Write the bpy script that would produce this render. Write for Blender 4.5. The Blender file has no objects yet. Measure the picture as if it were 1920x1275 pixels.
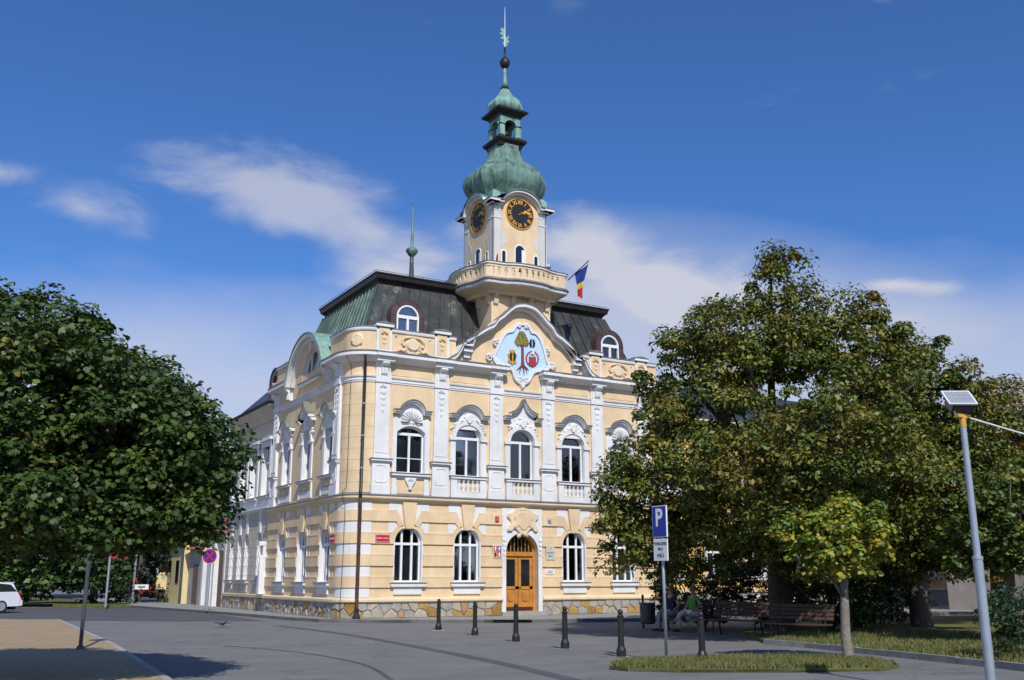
import bpy, bmesh, math, random
import numpy as np
from mathutils import Vector, Matrix
random.seed(7)
R = math.radians
scn = bpy.context.scene
COL = scn.collection

# ------------------------------------------------------------------ camera, sky, sun, exposure
HEAD = R(30.32)                      # heading of the view, clockwise from the building's depth axis
cam_d = bpy.data.cameras.new('camera'); cam = bpy.data.objects.new('camera', cam_d); COL.objects.link(cam)
cam.location = (-14.10, -36.89, 1.65)
cam.rotation_euler = (R(90 + 13.61), 0, -HEAD)
cam_d.sensor_width = 36; cam_d.lens = 34.54; cam_d.clip_end = 3000; cam_d.clip_start = 0.1
scn.camera = cam
SUN_EL = R(44)
sdir = Vector((-0.259 * math.cos(SUN_EL), -0.966 * math.cos(SUN_EL), math.sin(SUN_EL)))
sl = bpy.data.lights.new('sun', 'SUN'); sl.energy = 4.1; sl.angle = R(0.53); sl.color = (1, 0.955, 0.88)
sun = bpy.data.objects.new('sun', sl); COL.objects.link(sun)
sun.location = (-20, -60, 60); sun.rotation_euler = (-sdir).to_track_quat('-Z', 'Y').to_euler()
vs = scn.view_settings
vs.view_transform = 'Standard'; vs.look = 'None'; vs.gamma = 1; vs.use_curve_mapping = False; vs.exposure = 0.0
scn.render.resolution_x = 1024; scn.render.resolution_y = 680

wd = bpy.data.worlds.new('World'); scn.world = wd; wd.use_nodes = True
nt = wd.node_tree; nt.nodes.clear()
def wn(t, **k):
    n = nt.nodes.new(t)
    for a, b in k.items(): setattr(n, a, b)
    return n
def mth(op, a, b=None, c=None):
    n = wn('ShaderNodeMath', operation=op)
    for i, v in enumerate((a, b, c)):
        if v is None: continue
        if isinstance(v, (int, float)): n.inputs[i].default_value = v
        else: nt.links.new(v, n.inputs[i])
    return n.outputs[0]
sky = wn('ShaderNodeTexSky', sky_type='NISHITA'); sky.sun_disc = False
sky.sun_elevation = SUN_EL; sky.sun_rotation = math.atan2(sdir.x, sdir.y)
sky.altitude = 200; sky.air_density = 1.0; sky.dust_density = 0.35; sky.ozone_density = 3.0
tc = wn('ShaderNodeTexCoord'); sep = wn('ShaderNodeSeparateXYZ'); nt.links.new(tc.outputs['Generated'], sep.inputs[0])
X, Y, Z = sep.outputs
ca, sa = math.cos(HEAD), math.sin(HEAD)
rgt = mth('SUBTRACT', mth('MULTIPLY', X, ca), mth('MULTIPLY', Y, sa))
fwd = mth('ADD', mth('MULTIPLY', X, sa), mth('MULTIPLY', Y, ca))
AZ = mth('MULTIPLY', mth('ARCTAN2', rgt, fwd), 57.2958)
EL = mth('MULTIPLY', mth('ARCSINE', Z), 57.2958)
comb = wn('ShaderNodeCombineXYZ'); nt.links.new(mth('MULTIPLY', AZ, 0.075), comb.inputs[0]); nt.links.new(mth('MULTIPLY', EL, 0.16), comb.inputs[1])
def wnoise(scale, detail, rough, off):
    mp = wn('ShaderNodeMapping'); mp.inputs['Location'].default_value = (off, off * .7, 0); nt.links.new(comb.outputs[0], mp.inputs[0])
    n = wn('ShaderNodeTexNoise'); n.inputs['Scale'].default_value = scale; n.inputs['Detail'].default_value = detail
    n.inputs['Roughness'].default_value = rough; n.inputs['Distortion'].default_value = .35
    nt.links.new(mp.outputs[0], n.inputs['Vector']); return n.outputs['Fac']
N1 = wnoise(1.5, 9, .58, 3.1); N2 = wnoise(.8, 6, .5, 11.7)
def blob(az, el, ra, re, tilt=0.0, amp=1.0):
    dx = mth('SUBTRACT', AZ, az); dy = mth('SUBTRACT', EL, el)
    c, s = math.cos(R(tilt)), math.sin(R(tilt))
    u = mth('DIVIDE', mth('ADD', mth('MULTIPLY', dx, c), mth('MULTIPLY', dy, s)), ra)
    v = mth('DIVIDE', mth('SUBTRACT', mth('MULTIPLY', dy, c), mth('MULTIPLY', dx, s)), re)
    d = mth('SQRT', mth('ADD', mth('MULTIPLY', u, u), mth('MULTIPLY', v, v)))
    return mth('MULTIPLY', mth('MAXIMUM', mth('SUBTRACT', 1.0, d), 0.0), amp)
bl = [blob(-13.9, 21.6, 11.0, 3.2, -4, 1.6), blob(-9.0, 19.9, 8.5, 3.0, -14, 1.15), blob(-7.5, 17.6, 6.5, 3.6, -20, .85),
      blob(-25.2, 19.4, 6.0, 2.5, -8, 1.15), blob(-29.3, 20.6, 4.6, 1.6, 0, 1.1), blob(5.2, 19.0, 6.5, 3.4, -12, 1.4), blob(9.5, 16.8, 10.5, 3.4, -14, 1.15),
      blob(-3.0, 20.0, 4.0, 2.5, 0, .8), blob(22.5, 15.6, 5.5, .7, -9, .9), blob(24.0, 32.5, 14, 4.2, 8, .85), blob(4.0, 33.5, 9, 2.5, 0, .6),
      blob(50, 24, 16, 5, 0, 1.1), blob(-60, 26, 18, 5, 5, 1.1), blob(100, 30, 22, 7, 0, 1.1), blob(170, 25, 26, 6, 0, 1.1), blob(-120, 32, 24, 7, 0, 1.1)]
tot = bl[0]
for b_ in bl[1:]: tot = mth('MAXIMUM', tot, b_)
raw = mth('SUBTRACT', mth('ADD', mth('MULTIPLY', tot, .95), mth('MULTIPLY', mth('SUBTRACT', N1, .5), 2.1)), .30)
den = mth('SMOOTHSTEP', raw, 0.0, .85) if False else mth('MINIMUM', mth('MAXIMUM', mth('MULTIPLY', raw, 1.15), 0.0), 1.0)
den = mth('MULTIPLY', mth('MULTIPLY', den, den), mth('SUBTRACT', 3.0, mth('MULTIPLY', den, 2.0)))
hz = mth('MAXIMUM', mth('MULTIPLY', mth('SUBTRACT', mth('ADD', 17.6, mth('MULTIPLY', mth('SUBTRACT', N2, .5), 9)), EL), .095), 0.0)
hz = mth('MINIMUM', mth('ADD', hz, mth('MULTIPLY', mth('MULTIPLY', blob(7.5, 15.0, 20, 6.5, -6), 1.35), mth('ADD', N1, .05))), .68)
dens = mth('MINIMUM', mth('ADD', mth('MULTIPLY', den, .62), hz), .88)
mx = wn('ShaderNodeMix', data_type='RGBA'); nt.links.new(dens, mx.inputs[0])
tint = wn('ShaderNodeMix', data_type='RGBA', blend_type='MULTIPLY'); tint.inputs[0].default_value = 1
tint.inputs[7].default_value = (.40, .66, 1.03, 1)
nt.links.new(sky.outputs[0], tint.inputs[6])
nt.links.new(tint.outputs[2], mx.inputs[6]); mx.inputs[7].default_value = (5.0, 5.05, 5.5, 1)
bg = wn('ShaderNodeBackground'); bg.inputs[1].default_value = 0.13
wo = wn('ShaderNodeOutputWorld'); nt.links.new(mx.outputs[2], bg.inputs[0]); nt.links.new(bg.outputs[0], wo.inputs[0])

# ------------------------------------------------------------------ materials
MATS = {}
def mat(name, col, rough=.7, var=.12, scale=3.0, bump=0.0, bscale=40.0, metal=0.0, col2=None, patch=None, spec=.5, rnd=0.0):
    m = bpy.data.materials.new(name); m.use_nodes = True; t = m.node_tree; p = t.nodes['Principled BSDF']
    p.inputs['Roughness'].default_value = rough; p.inputs['Metallic'].default_value = metal
    p.inputs['Specular IOR Level'].default_value = spec
    co = t.nodes.new('ShaderNodeTexCoord')
    n = t.nodes.new('ShaderNodeTexNoise'); n.inputs['Scale'].default_value = scale; n.inputs['Detail'].default_value = 6; n.inputs['Roughness'].default_value = .62
    t.links.new(co.outputs['Object'], n.inputs['Vector'])
    rp = t.nodes.new('ShaderNodeValToRGB'); t.links.new(n.outputs['Fac'], rp.inputs[0])
    c2 = col2 or tuple(min(1, c * (1 + var)) for c in col); c1 = tuple(c * (1 - var) for c in col) if not col2 else col
    rp.color_ramp.elements[0].position = .32; rp.color_ramp.elements[1].position = .68
    rp.color_ramp.elements[0].color = (*c1, 1); rp.color_ramp.elements[1].color = (*c2, 1)
    out = rp.outputs[0]
    if patch:                       # (colour, threshold, scale): stains with a shape of their own
        n2 = t.nodes.new('ShaderNodeTexNoise'); n2.inputs['Scale'].default_value = patch[2]; n2.inputs['Detail'].default_value = 8; n2.inputs['Roughness'].default_value = .7
        t.links.new(co.outputs['Object'], n2.inputs['Vector'])
        r2 = t.nodes.new('ShaderNodeValToRGB'); r2.color_ramp.elements[0].position = patch[1]; r2.color_ramp.elements[1].position = patch[1] + .1
        t.links.new(n2.outputs['Fac'], r2.inputs[0])
        mi = t.nodes.new('ShaderNodeMix'); mi.data_type = 'RGBA'; t.links.new(r2.outputs[0], mi.inputs[0]); t.links.new(out, mi.inputs[6]); mi.inputs[7].default_value = (*patch[0], 1)
        out = mi.outputs[2]
    if rnd:
        oi = t.nodes.new('ShaderNodeObjectInfo'); hs = t.nodes.new('ShaderNodeHueSaturation')
        mr = t.nodes.new('ShaderNodeMapRange'); mr.inputs['To Min'].default_value = 1 - rnd; mr.inputs['To Max'].default_value = 1 + rnd
        t.links.new(oi.outputs['Random'], mr.inputs[0]); t.links.new(mr.outputs[0], hs.inputs['Value']); t.links.new(out, hs.inputs['Color']); out = hs.outputs[0]
    t.links.new(out, p.inputs['Base Color'])
    if bump:
        nb = t.nodes.new('ShaderNodeTexNoise'); nb.inputs['Scale'].default_value = bscale; nb.inputs['Detail'].default_value = 5
        t.links.new(co.outputs['Object'], nb.inputs['Vector'])
        bp = t.nodes.new('ShaderNodeBump'); bp.inputs['Strength'].default_value = bump; bp.inputs['Distance'].default_value = .02
        t.links.new(nb.outputs['Fac'], bp.inputs['Height']); t.links.new(bp.outputs[0], p.inputs['Normal'])
    MATS[name] = m; return m
mat('cream', (.76, .575, .355), .85, .05, .9, .12, 60, patch=((.67, .51, .34), .62, 1.3))
mat('cream_light', (.76, .62, .42), .85, .05, 1.5, .1, 60)
mat('white', (.76, .76, .755), .8, .05, 1.2, .12, 50, patch=((.62, .62, .62), .66, 2.2))
mat('old_white', (.70, .69, .67), .9, .10, 3, .8, 14, patch=((.52, .49, .45), .62, 3))
mat('ochre', (.74, .47, .16), .85, .06, 1, .1, 50)
mat('beige', (.60, .52, .41), .88, .06, 1, .12, 50)
mat('flashing', (.19, .19, .19), .55, .25, 2.5, .1, 30, metal=.3)
mat('roof_grey', (.050, .052, .050), .5, .3, 1.2, .15, 20, metal=.2, patch=((.17, .20, .175), .55, .9), rnd=.2)
mat('roof_green', (.105, .165, .135), .55, .25, 1.5, .15, 20, metal=.15, patch=((.06, .09, .075), .62, 1.1), rnd=.12)
mat('verdigris', (.15, .265, .22), .6, .25, 2.0, .2, 18, metal=.1, patch=((.05, .068, .055), .535, 1.3), rnd=.06)
mat('verdigris_light', (.23, .40, .335), .6, .2, 3, .2, 18, metal=.1, patch=((.08, .10, .08), .63, 3))
mat('bronze_dark', (.030, .026, .024), .45, .3, 4, .1, 30, metal=.4)
mat('hood_patina', (.17, .19, .155), .6, .2, 3)
mat('copper_brown', (.10, .062, .058), .45, .25, 2, .1, 20, metal=.3, rnd=.12)
mat('black_paint', (.016, .016, .017), .42, .3, 6)
mat('pipe_rust', (.075, .030, .020), .6, .3, 5)
mat('wire', (.03, .025, .022), .6)
mat('frame_white', (.80, .80, .81), .45, .02, 3)
mat('curtain', (.70, .70, .68), .95, .1, 6)
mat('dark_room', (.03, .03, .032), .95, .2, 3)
mat('wood_door', (.50, .215, .045), .45, .2, 4, .1, 30)
mat('wood_dark', (.05, .022, .014), .5, .2, 6)
mat('iron', (.012, .012, .012), .5)
mat('gold', (.80, .42, .06), .45, .1, 6)
mat('clock_black', (.010, .010, .011), .5)
mat('sky_blue', (.50, .68, .88), .8, .04, 3)
mat('arms_red', (.38, .035, .035), .6, .2, 12)
mat('arms_gold', (.55, .30, .05), .6, .2, 14)
mat('leaf_gold', (.25, .20, .055), .7, .5, 22, .8, 25)
mat('bark_red', (.19, .055, .035), .8, .3, 14)
mat('sign_red', (.48, .015, .022), .45, .05)
mat('sign_white', (.80, .80, .80), .45, .03)
mat('sign_blue', (.012, .028, .30), .45, .05)
mat('navy', (.015, .02, .10), .5)
mat('marble', (.55, .53, .47), .6, .12, 8)
mat('zinc', (.38, .43, .48), .45, .1, 4, metal=.5)
mat('dark_zinc', (.085, .09, .10), .5, .2, 4, metal=.4)
mat('yellow_paint', (.55, .33, .05), .5, .15, 6)
mat('cell_sky_sheen', (.30, .32, .36), .2, .1, 4)  # solar cells: pale sky reflection painted into the base colour
mat('panel_dark', (.02, .022, .03), .25)
mat('mortar', (.36, .33, .28), .95, .15, 6, .4, 30)
mat('concrete', (.33, .32, .30), .9, .14, 3, .3, 40)
mat('asphalt', (.178, .174, .170), .9, .09, .55, .35, 90, patch=((.150, .147, .145), .60, .16))
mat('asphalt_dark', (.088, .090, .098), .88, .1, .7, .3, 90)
mat('asphalt_seam', (.075, .075, .078), .9, .2, 3, .2, 60)
mat('pavement', (.27, .27, .265), .9, .08, .9, .3, 60)
mat('kerb', (.25, .245, .235), .9, .2, 4, .3, 30)
mat('soil', (.16, .12, .07), .95, .3, 2, .4, 20)
mat('lawn', (.10, .105, .030), .95, .35, .8, .5, 60, patch=((.15, .12, .05), .58, 1.1))
mat('grass', (.085, .115, .022), .8, .4, .9, col2=(.19, .17, .055))
mat('bark', (.10, .08, .06), .95, .35, 9, .9, 22)
mat('bark_grey', (.21, .18, .15), .95, .25, 10, .9, 26)
mat('car_white', (.62, .66, .72), .3, .02, 2, spec=.6)
mat('car_red', (.42, .02, .03), .35, .05, 2)
mat('rubber', (.015, .015, .015), .8)
mat('car_glass', (.012, .016, .018), .08, spec=.8)
mat('lamp_red', (.30, .01, .01), .25)
mat('skin', (.50, .29, .21), .6, .06, 6)
mat('cloth_green', (.09, .36, .04), .9, .1, 8)
mat('cloth_white', (.58, .58, .62), .9, .08, 8)
mat('cloth_dark', (.03, .03, .06), .9, .2, 8)
mat('hair', (.28, .19, .10), .8, .25, 20)
mat('bench_wood', (.085, .048, .030), .7, .3, 6)
mat('house_yellow', (.72, .60, .30), .85, .05)
mat('house_grey', (.42, .39, .36), .9, .15, 1)
mat('plank', (.17, .12, .09), .85, .3, 6)
mat('tile_roof', (.28, .12, .07), .85, .3, 4)
mat('leaf_litter', (.22, .10, .035), .9, .4, 5)
mat('flag_blue', (.012, .03, .22), .85); mat('flag_yellow', (.62, .46, .05), .85); mat('flag_red', (.45, .015, .03), .85)
def weather(name, scl, lo, hi, p0, p1, amount, detail=8):
    t = MATS[name].node_tree; p = t.nodes['Principled BSDF']; src = p.inputs['Base Color'].links[0].from_socket
    co = t.nodes['Texture Coordinate']; mp = t.nodes.new('ShaderNodeMapping'); mp.inputs['Scale'].default_value = scl; t.links.new(co.outputs['Object'], mp.inputs[0])
    n = t.nodes.new('ShaderNodeTexNoise'); n.inputs['Scale'].default_value = 1; n.inputs['Detail'].default_value = detail; n.inputs['Roughness'].default_value = .68; t.links.new(mp.outputs[0], n.inputs['Vector'])
    r = t.nodes.new('ShaderNodeValToRGB'); r.color_ramp.elements[0].position = p0; r.color_ramp.elements[1].position = p1; r.color_ramp.elements[0].color = (*lo, 1); r.color_ramp.elements[1].color = (*hi, 1); t.links.new(n.outputs['Fac'], r.inputs[0])
    mi = t.nodes.new('ShaderNodeMix'); mi.data_type = 'RGBA'; mi.blend_type = 'MULTIPLY'; mi.inputs[0].default_value = amount
    t.links.new(src, mi.inputs[6]); t.links.new(r.outputs[0], mi.inputs[7]); t.links.new(mi.outputs[2], p.inputs['Base Color'])
for nm in ('cream', 'white', 'cream_light', 'beige', 'ochre'):
    weather(nm, (5.5, 5.5, .55), (.80, .79, .77), (1, 1, 1), .34, .50, .34)       # rain streaks
    weather(nm, (.9, .9, .9), (.86, .85, .83), (1.03, 1.03, 1.03), .35, .62, .7)  # patchy fading
for nm in ('asphalt', 'asphalt_dark', 'pavement'):
    weather(nm, (14, 14, 14), (.74, .74, .75), (1.18, 1.18, 1.17), .30, .70, .75, 12)
    weather(nm, (.35, 1.3, 1), (.86, .86, .87), (1.06, 1.06, 1.05), .38, .60, .9)
    weather(nm, (2.2, 2.2, 2.2), (.80, .80, .80), (1, 1, 1), .27, .36, .9, 4)     # oil spots
for nm in ('asphalt', 'asphalt_dark'):           # fine cracks
    t = MATS[nm].node_tree; p = t.nodes['Principled BSDF']; src = p.inputs['Base Color'].links[0].from_socket; co = t.nodes['Texture Coordinate']
    nz = t.nodes.new('ShaderNodeTexNoise'); nz.inputs['Scale'].default_value = 1.3; nz.inputs['Detail'].default_value = 6; t.links.new(co.outputs['Object'], nz.inputs['Vector'])
    ad = t.nodes.new('ShaderNodeMix'); ad.data_type = 'RGBA'; ad.blend_type = 'LINEAR_LIGHT'; ad.inputs[0].default_value = .9; t.links.new(co.outputs['Object'], ad.inputs[6]); t.links.new(nz.outputs['Color'], ad.inputs[7]); ad.clamp_result = False
    vo = t.nodes.new('ShaderNodeTexVoronoi'); vo.feature = 'DISTANCE_TO_EDGE'; vo.inputs['Scale'].default_value = .22; t.links.new(ad.outputs[2], vo.inputs['Vector'])
    r = t.nodes.new('ShaderNodeValToRGB'); r.color_ramp.elements[0].position = .0; r.color_ramp.elements[1].position = .010; r.color_ramp.elements[0].color = (.55, .55, .56, 1); r.color_ramp.elements[1].color = (1, 1, 1, 1); t.links.new(vo.outputs['Distance'], r.inputs[0])
    mi = t.nodes.new('ShaderNodeMix'); mi.data_type = 'RGBA'; mi.blend_type = 'MULTIPLY'; mi.inputs[0].default_value = .8; t.links.new(src, mi.inputs[6]); t.links.new(r.outputs[0], mi.inputs[7]); t.links.new(mi.outputs[2], p.inputs['Base Color'])
for nm in ('verdigris', 'verdigris_light', 'roof_green', 'roof_grey'):
    weather(nm, (5, 5, .7), (.45, .47, .45), (1.1, 1.1, 1.1), .36, .60, .75)
# paving bricks of the left pavement
def brick_mat(name, c1, c2, cm, sc, bw, rh, rot=0.0):
    m = mat(name, c1, .9); t = m.node_tree; p = t.nodes['Principled BSDF']; co = t.nodes['Texture Coordinate']
    mp = t.nodes.new('ShaderNodeMapping'); mp.inputs['Rotation'].default_value = (0, 0, rot); t.links.new(co.outputs['Object'], mp.inputs[0])
    b = t.nodes.new('ShaderNodeTexBrick'); b.inputs['Scale'].default_value = sc; b.inputs['Brick Width'].default_value = bw; b.inputs['Row Height'].default_value = rh
    b.inputs['Color1'].default_value = (*c1, 1); b.inputs['Color2'].default_value = (*c2, 1); b.inputs['Mortar'].default_value = (*cm, 1); b.inputs['Mortar Size'].default_value = .012
    t.links.new(mp.outputs[0], b.inputs['Vector']); 
    mi = t.nodes.new('ShaderNodeMix'); mi.data_type = 'RGBA'; mi.blend_type = 'MULTIPLY'; mi.inputs[0].default_value = .6
    n = t.nodes['Noise Texture']; n.inputs['Scale'].default_value = .6
    r = t.nodes['Color Ramp']; r.color_ramp.elements[0].color = (.72, .72, .72, 1); r.color_ramp.elements[1].color = (1, 1, 1, 1)
    t.links.new(b.outputs['Color'], mi.inputs[6]); t.links.new(r.outputs[0], mi.inputs[7]); t.links.new(mi.outputs[2], p.inputs['Base Color'])
brick_mat('brick_paving', (.42, .31, .18), (.36, .26, .15), (.22, .17, .11), 1, .42, .21, R(12))
brick_mat('stone_tower', (.70, .69, .66), (.62, .60, .57), (.45, .43, .40), 1, .34, .15)
# glass: thin pane, partly see-through, reflecting the sky
g = bpy.data.materials.new('glass'); g.use_nodes = True; t = g.node_tree; t.nodes.clear()
o_ = t.nodes.new('ShaderNodeOutputMaterial'); tr = t.nodes.new('ShaderNodeBsdfTransparent'); tr.inputs[0].default_value = (.80, .83, .84, 1)
gl = t.nodes.new('ShaderNodeBsdfGlossy'); gl.inputs['Roughness'].default_value = .03; gl.inputs[0].default_value = (.9, .95, 1, 1)
fr = t.nodes.new('ShaderNodeFresnel'); fr.inputs[0].default_value = 2.1; ms = t.nodes.new('ShaderNodeMixShader')
t.links.new(fr.outputs[0], ms.inputs[0]); t.links.new(tr.outputs[0], ms.inputs[1]); t.links.new(gl.outputs[0], ms.inputs[2]); t.links.new(ms.outputs[0], o_.inputs[0])
MATS['glass'] = g
# leaves: colour from the mesh, some light through the blade
def leaf_mat(name):
    m = bpy.data.materials.new(name); m.use_nodes = True; t = m.node_tree; p = t.nodes['Principled BSDF']; out = t.nodes['Material Output']
    a = t.nodes.new('ShaderNodeAttribute'); a.attribute_name = 'leafcol'
    t.links.new(a.outputs['Color'], p.inputs['Base Color']); p.inputs['Roughness'].default_value = .5; p.inputs['Specular IOR Level'].default_value = .35
    tl = t.nodes.new('ShaderNodeBsdfTranslucent'); mxs = t.nodes.new('ShaderNodeMixShader'); mxs.inputs[0].default_value = .16
    t.links.new(a.outputs['Color'], tl.inputs[0]); t.links.new(p.outputs[0], mxs.inputs[1]); t.links.new(tl.outputs[0], mxs.inputs[2]); t.links.new(mxs.outputs[0], out.inputs[0])
    MATS[name] = m
leaf_mat('foliage')
# rubble stones: each stone takes its colour by chance
sm = mat('rubble', (.36, .33, .28), .92, .14, 7, .7, 25); t = sm.node_tree
oi = t.nodes.new('ShaderNodeObjectInfo'); cr = t.nodes.new('ShaderNodeValToRGB'); cr.color_ramp.interpolation = 'CONSTANT'
els = cr.color_ramp.elements; els[0].color = (.40, .36, .29, 1); els[1].position = .28; els[1].color = (.47, .41, .32, 1)
for ps, c in ((.42, (.44, .27, .09, 1)), (.56, (.36, .34, .31, 1)), (.7, (.42, .26, .15, 1)), (.8, (.44, .38, .30, 1)), (.92, (.34, .19, .05, 1))):
    e = els.new(ps); e.color = c
mi = t.nodes.new('ShaderNodeMix'); mi.data_type = 'RGBA'; mi.blend_type = 'MULTIPLY'; mi.inputs[0].default_value = 1
t.links.new(oi.outputs['Random'], cr.inputs[0]); t.links.new(cr.outputs[0], mi.inputs[6])
r_ = t.nodes['Color Ramp']; r_.color_ramp.elements[0].color = (.75, .75, .75, 1); r_.color_ramp.elements[1].color = (1.1, 1.1, 1.1, 1)
t.links.new(r_.outputs[0], mi.inputs[7]); t.links.new(mi.outputs[2], t.nodes['Principled BSDF'].inputs['Base Color'])

# ------------------------------------------------------------------ mesh helpers
def FRONT(a, b, c): return (a, -c, b)          # a along the facade, b height, c outwards
def LEFT(a, b, c): return (-c, a, b)
class MB:
    def __init__(s): s.v = []; s.f = []
    def add(s, vs, fs):
        o = len(s.v); s.v += [tuple(p) for p in vs]; s.f += [[i + o for i in f] for f in fs]; return s
    def box(s, x0, x1, y0, y1, z0, z1):
        return s.add([(x0,y0,z0),(x1,y0,z0),(x1,y1,z0),(x0,y1,z0),(x0,y0,z1),(x1,y0,z1),(x1,y1,z1),(x0,y1,z1)],
                     [(0,3,2,1),(4,5,6,7),(0,1,5,4),(1,2,6,5),(2,3,7,6),(3,0,4,7)])
    def fbox(s, fr, a0, a1, b0, b1, c0, c1): return s.ext([(a0,b0),(a1,b0),(a1,b1),(a0,b1)], c0, c1, fr)
    def ext(s, poly, c0, c1, fr=FRONT, inset=0.0):
        n = len(poly)
        if inset:
            mx_ = sum(p[0] for p in poly)/n; my_ = sum(p[1] for p in poly)/n
            p2 = [(mx_+(p[0]-mx_)*(1-inset), my_+(p[1]-my_)*(1-inset)) for p in poly]
        else: p2 = poly
        vs = [fr(a, b, c0) for a, b in poly] + [fr(a, b, c1) for a, b in p2]
        return s.add(vs, [list(range(n))[::-1], list(range(n, 2*n))] + [(i, (i+1) % n, n+(i+1) % n, n+i) for i in range(n)])
    def loft(s, rings, close=True, caps=True):
        n = len(rings[0]); vs = [p for r in rings for p in r]; fs = []
        for k in range(len(rings)-1):
            for i in range(n if close else n-1):
                j = (i+1) % n; fs.append((k*n+i, k*n+j, (k+1)*n+j, (k+1)*n+i))
        if caps and close: fs += [list(range(n))[::-1], list(range((len(rings)-1)*n, len(rings)*n))]
        return s.add(vs, fs)
    def tube(s, pts, r, n=8):
        pts = [Vector(p) for p in pts]; rings = []
        for i, p in enumerate(pts):
            d = (pts[min(i+1, len(pts)-1)] - pts[max(i-1, 0)]).normalized()
            u = d.cross(Vector((0, 0, 1)) if abs(d.z) < .9 else Vector((1, 0, 0))).normalized(); w = d.cross(u)
            rr = r[i] if isinstance(r, (list, tuple)) else r
            rings.append([tuple(p + (u*math.cos(2*math.pi*k/n) + w*math.sin(2*math.pi*k/n))*rr) for k in range(n)])
        return s.loft(rings)
    def lathe(s, prof, cx, cy, n=16):
        return s.loft([[(cx+r*math.cos(2*math.pi*k/n), cy+r*math.sin(2*math.pi*k/n), z) for k in range(n)] for r, z in prof])
    def build(s, name, m, parent=None, smooth=False, loc=None, rz=0):
        me = bpy.data.meshes.new(name); me.from_pydata(s.v, [], s.f)
        bm = bmesh.new(); bm.from_mesh(me); bmesh.ops.recalc_face_normals(bm, faces=bm.faces); bm.to_mesh(me); bm.free()
        if smooth: me.polygons.foreach_set('use_smooth', [True]*len(me.polygons))
        return link(name, me, m, parent, loc, rz)
def link(name, me, m, parent=None, loc=None, rz=0):
    o = bpy.data.objects.new(name, me); COL.objects.link(o)
    if m is not None: me.materials.append(MATS[m] if isinstance(m, str) else m)
    if parent is not None: o.parent = parent
    if loc is not None: o.location = loc
    if rz: o.rotation_euler = (0, 0, rz)
    return o
def tag(o, label, cat, group=None):
    o['label'] = label; o['category'] = cat
    if group: o['group'] = group
    return o
def thing(name, label, cat, loc=(0,0,0), rz=0, group=None):
    o = bpy.data.objects.new(name, None); COL.objects.link(o); o.location = loc; o.rotation_euler = (0,0,rz); o.empty_display_size = .3
    return tag(o, label, cat, group)
def struct(o): o['kind'] = 'structure'; return o
def text(name, s, size, m, fr, a, b, c, parent, rot=0.0, sx=1.0, ext=.004, bold=0.0):
    cu = bpy.data.curves.new(name, 'FONT'); cu.body = s; cu.size = size; cu.align_x = 'CENTER'; cu.align_y = 'CENTER'; cu.extrude = ext; cu.offset = bold
    tmp = bpy.data.objects.new(name, cu); COL.objects.link(tmp); dg = bpy.context.evaluated_depsgraph_get(); dg.update()
    me = bpy.data.meshes.new_from_object(tmp.evaluated_get(dg)); bpy.data.objects.remove(tmp)
    cr_, sr_ = math.cos(rot), math.sin(rot)
    for v in me.vertices:
        x, y, z = v.co.x*sx, v.co.y, v.co.z
        v.co = fr(a + x*cr_ - y*sr_, b + x*sr_ + y*cr_, c + z)
    me.name = name; me.materials.clear()
    return link(name, me, m, parent)
def arc(cx, cy, r, a0, a1, n=12, ry=None):
    ry = ry or r
    return [(cx+r*math.cos(R(a0+(a1-a0)*i/n)), cy+ry*math.sin(R(a0+(a1-a0)*i/n))) for i in range(n+1)]
def ribbon(path, th):                            # path thickened towards its left-hand normal
    out = []
    for i, p in enumerate(path):
        q0 = path[max(i-1, 0)]; q1 = path[min(i+1, len(path)-1)]
        dx, dy = q1[0]-q0[0], q1[1]-q0[1]; l = math.hypot(dx, dy) or 1
        out.append((p[0]-dy/l*th, p[1]+dx/l*th))
    return list(path) + out[::-1]
def smoothpath(pts, n=5):
    out = []
    P = [pts[0]] + list(pts) + [pts[-1]]
    for i in range(1, len(P)-2):
        p0, p1, p2, p3 = P[i-1], P[i], P[i+1], P[i+2]
        for k in range(n):
            t_ = k/n
            out.append(tuple(.5*((2*p1[j]) + (-p0[j]+p2[j])*t_ + (2*p0[j]-5*p1[j]+4*p2[j]-p3[j])*t_*t_ + (-p0[j]+3*p1[j]-3*p2[j]+p3[j])*t_**3) for j in (0, 1)))
    return out + [tuple(pts[-1])]
RC = .99                                         # radius of the rounded corner of the building
def plan(l0, l1, right=15.6, left=10.3):
    """plan line with normals: l from the right end of the front (0) round the corner to the far end of the left side"""
    LF = right - RC; LA = RC*math.pi/2
    def at(l):
        if l <= LF: return (right - l, 0.0, 0.0, -1.0)
        if l <= LF+LA:
            q = (l-LF)/RC; return (RC - RC*math.sin(q), RC - RC*math.cos(q), -math.sin(q), -math.cos(q))
        return (0.0, RC + l-LF-LA, -1.0, 0.0)
    st = [l0] + [LF+LA*k/10 for k in range(11) if l0 < LF+LA*k/10 < l1] + [l1]
    return [at(l) for l in st], at
LF = 15.6-RC; LA = RC*math.pi/2; LEND = LF+LA+10.3-RC
def sweep(prof, l0, l1):                         # prof: closed list of (out, z)
    pts, _ = plan(l0, l1)
    return MB().loft([[(x+nx*o, y+ny*o, z) for o, z in prof] for x, y, nx, ny in pts])

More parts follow.
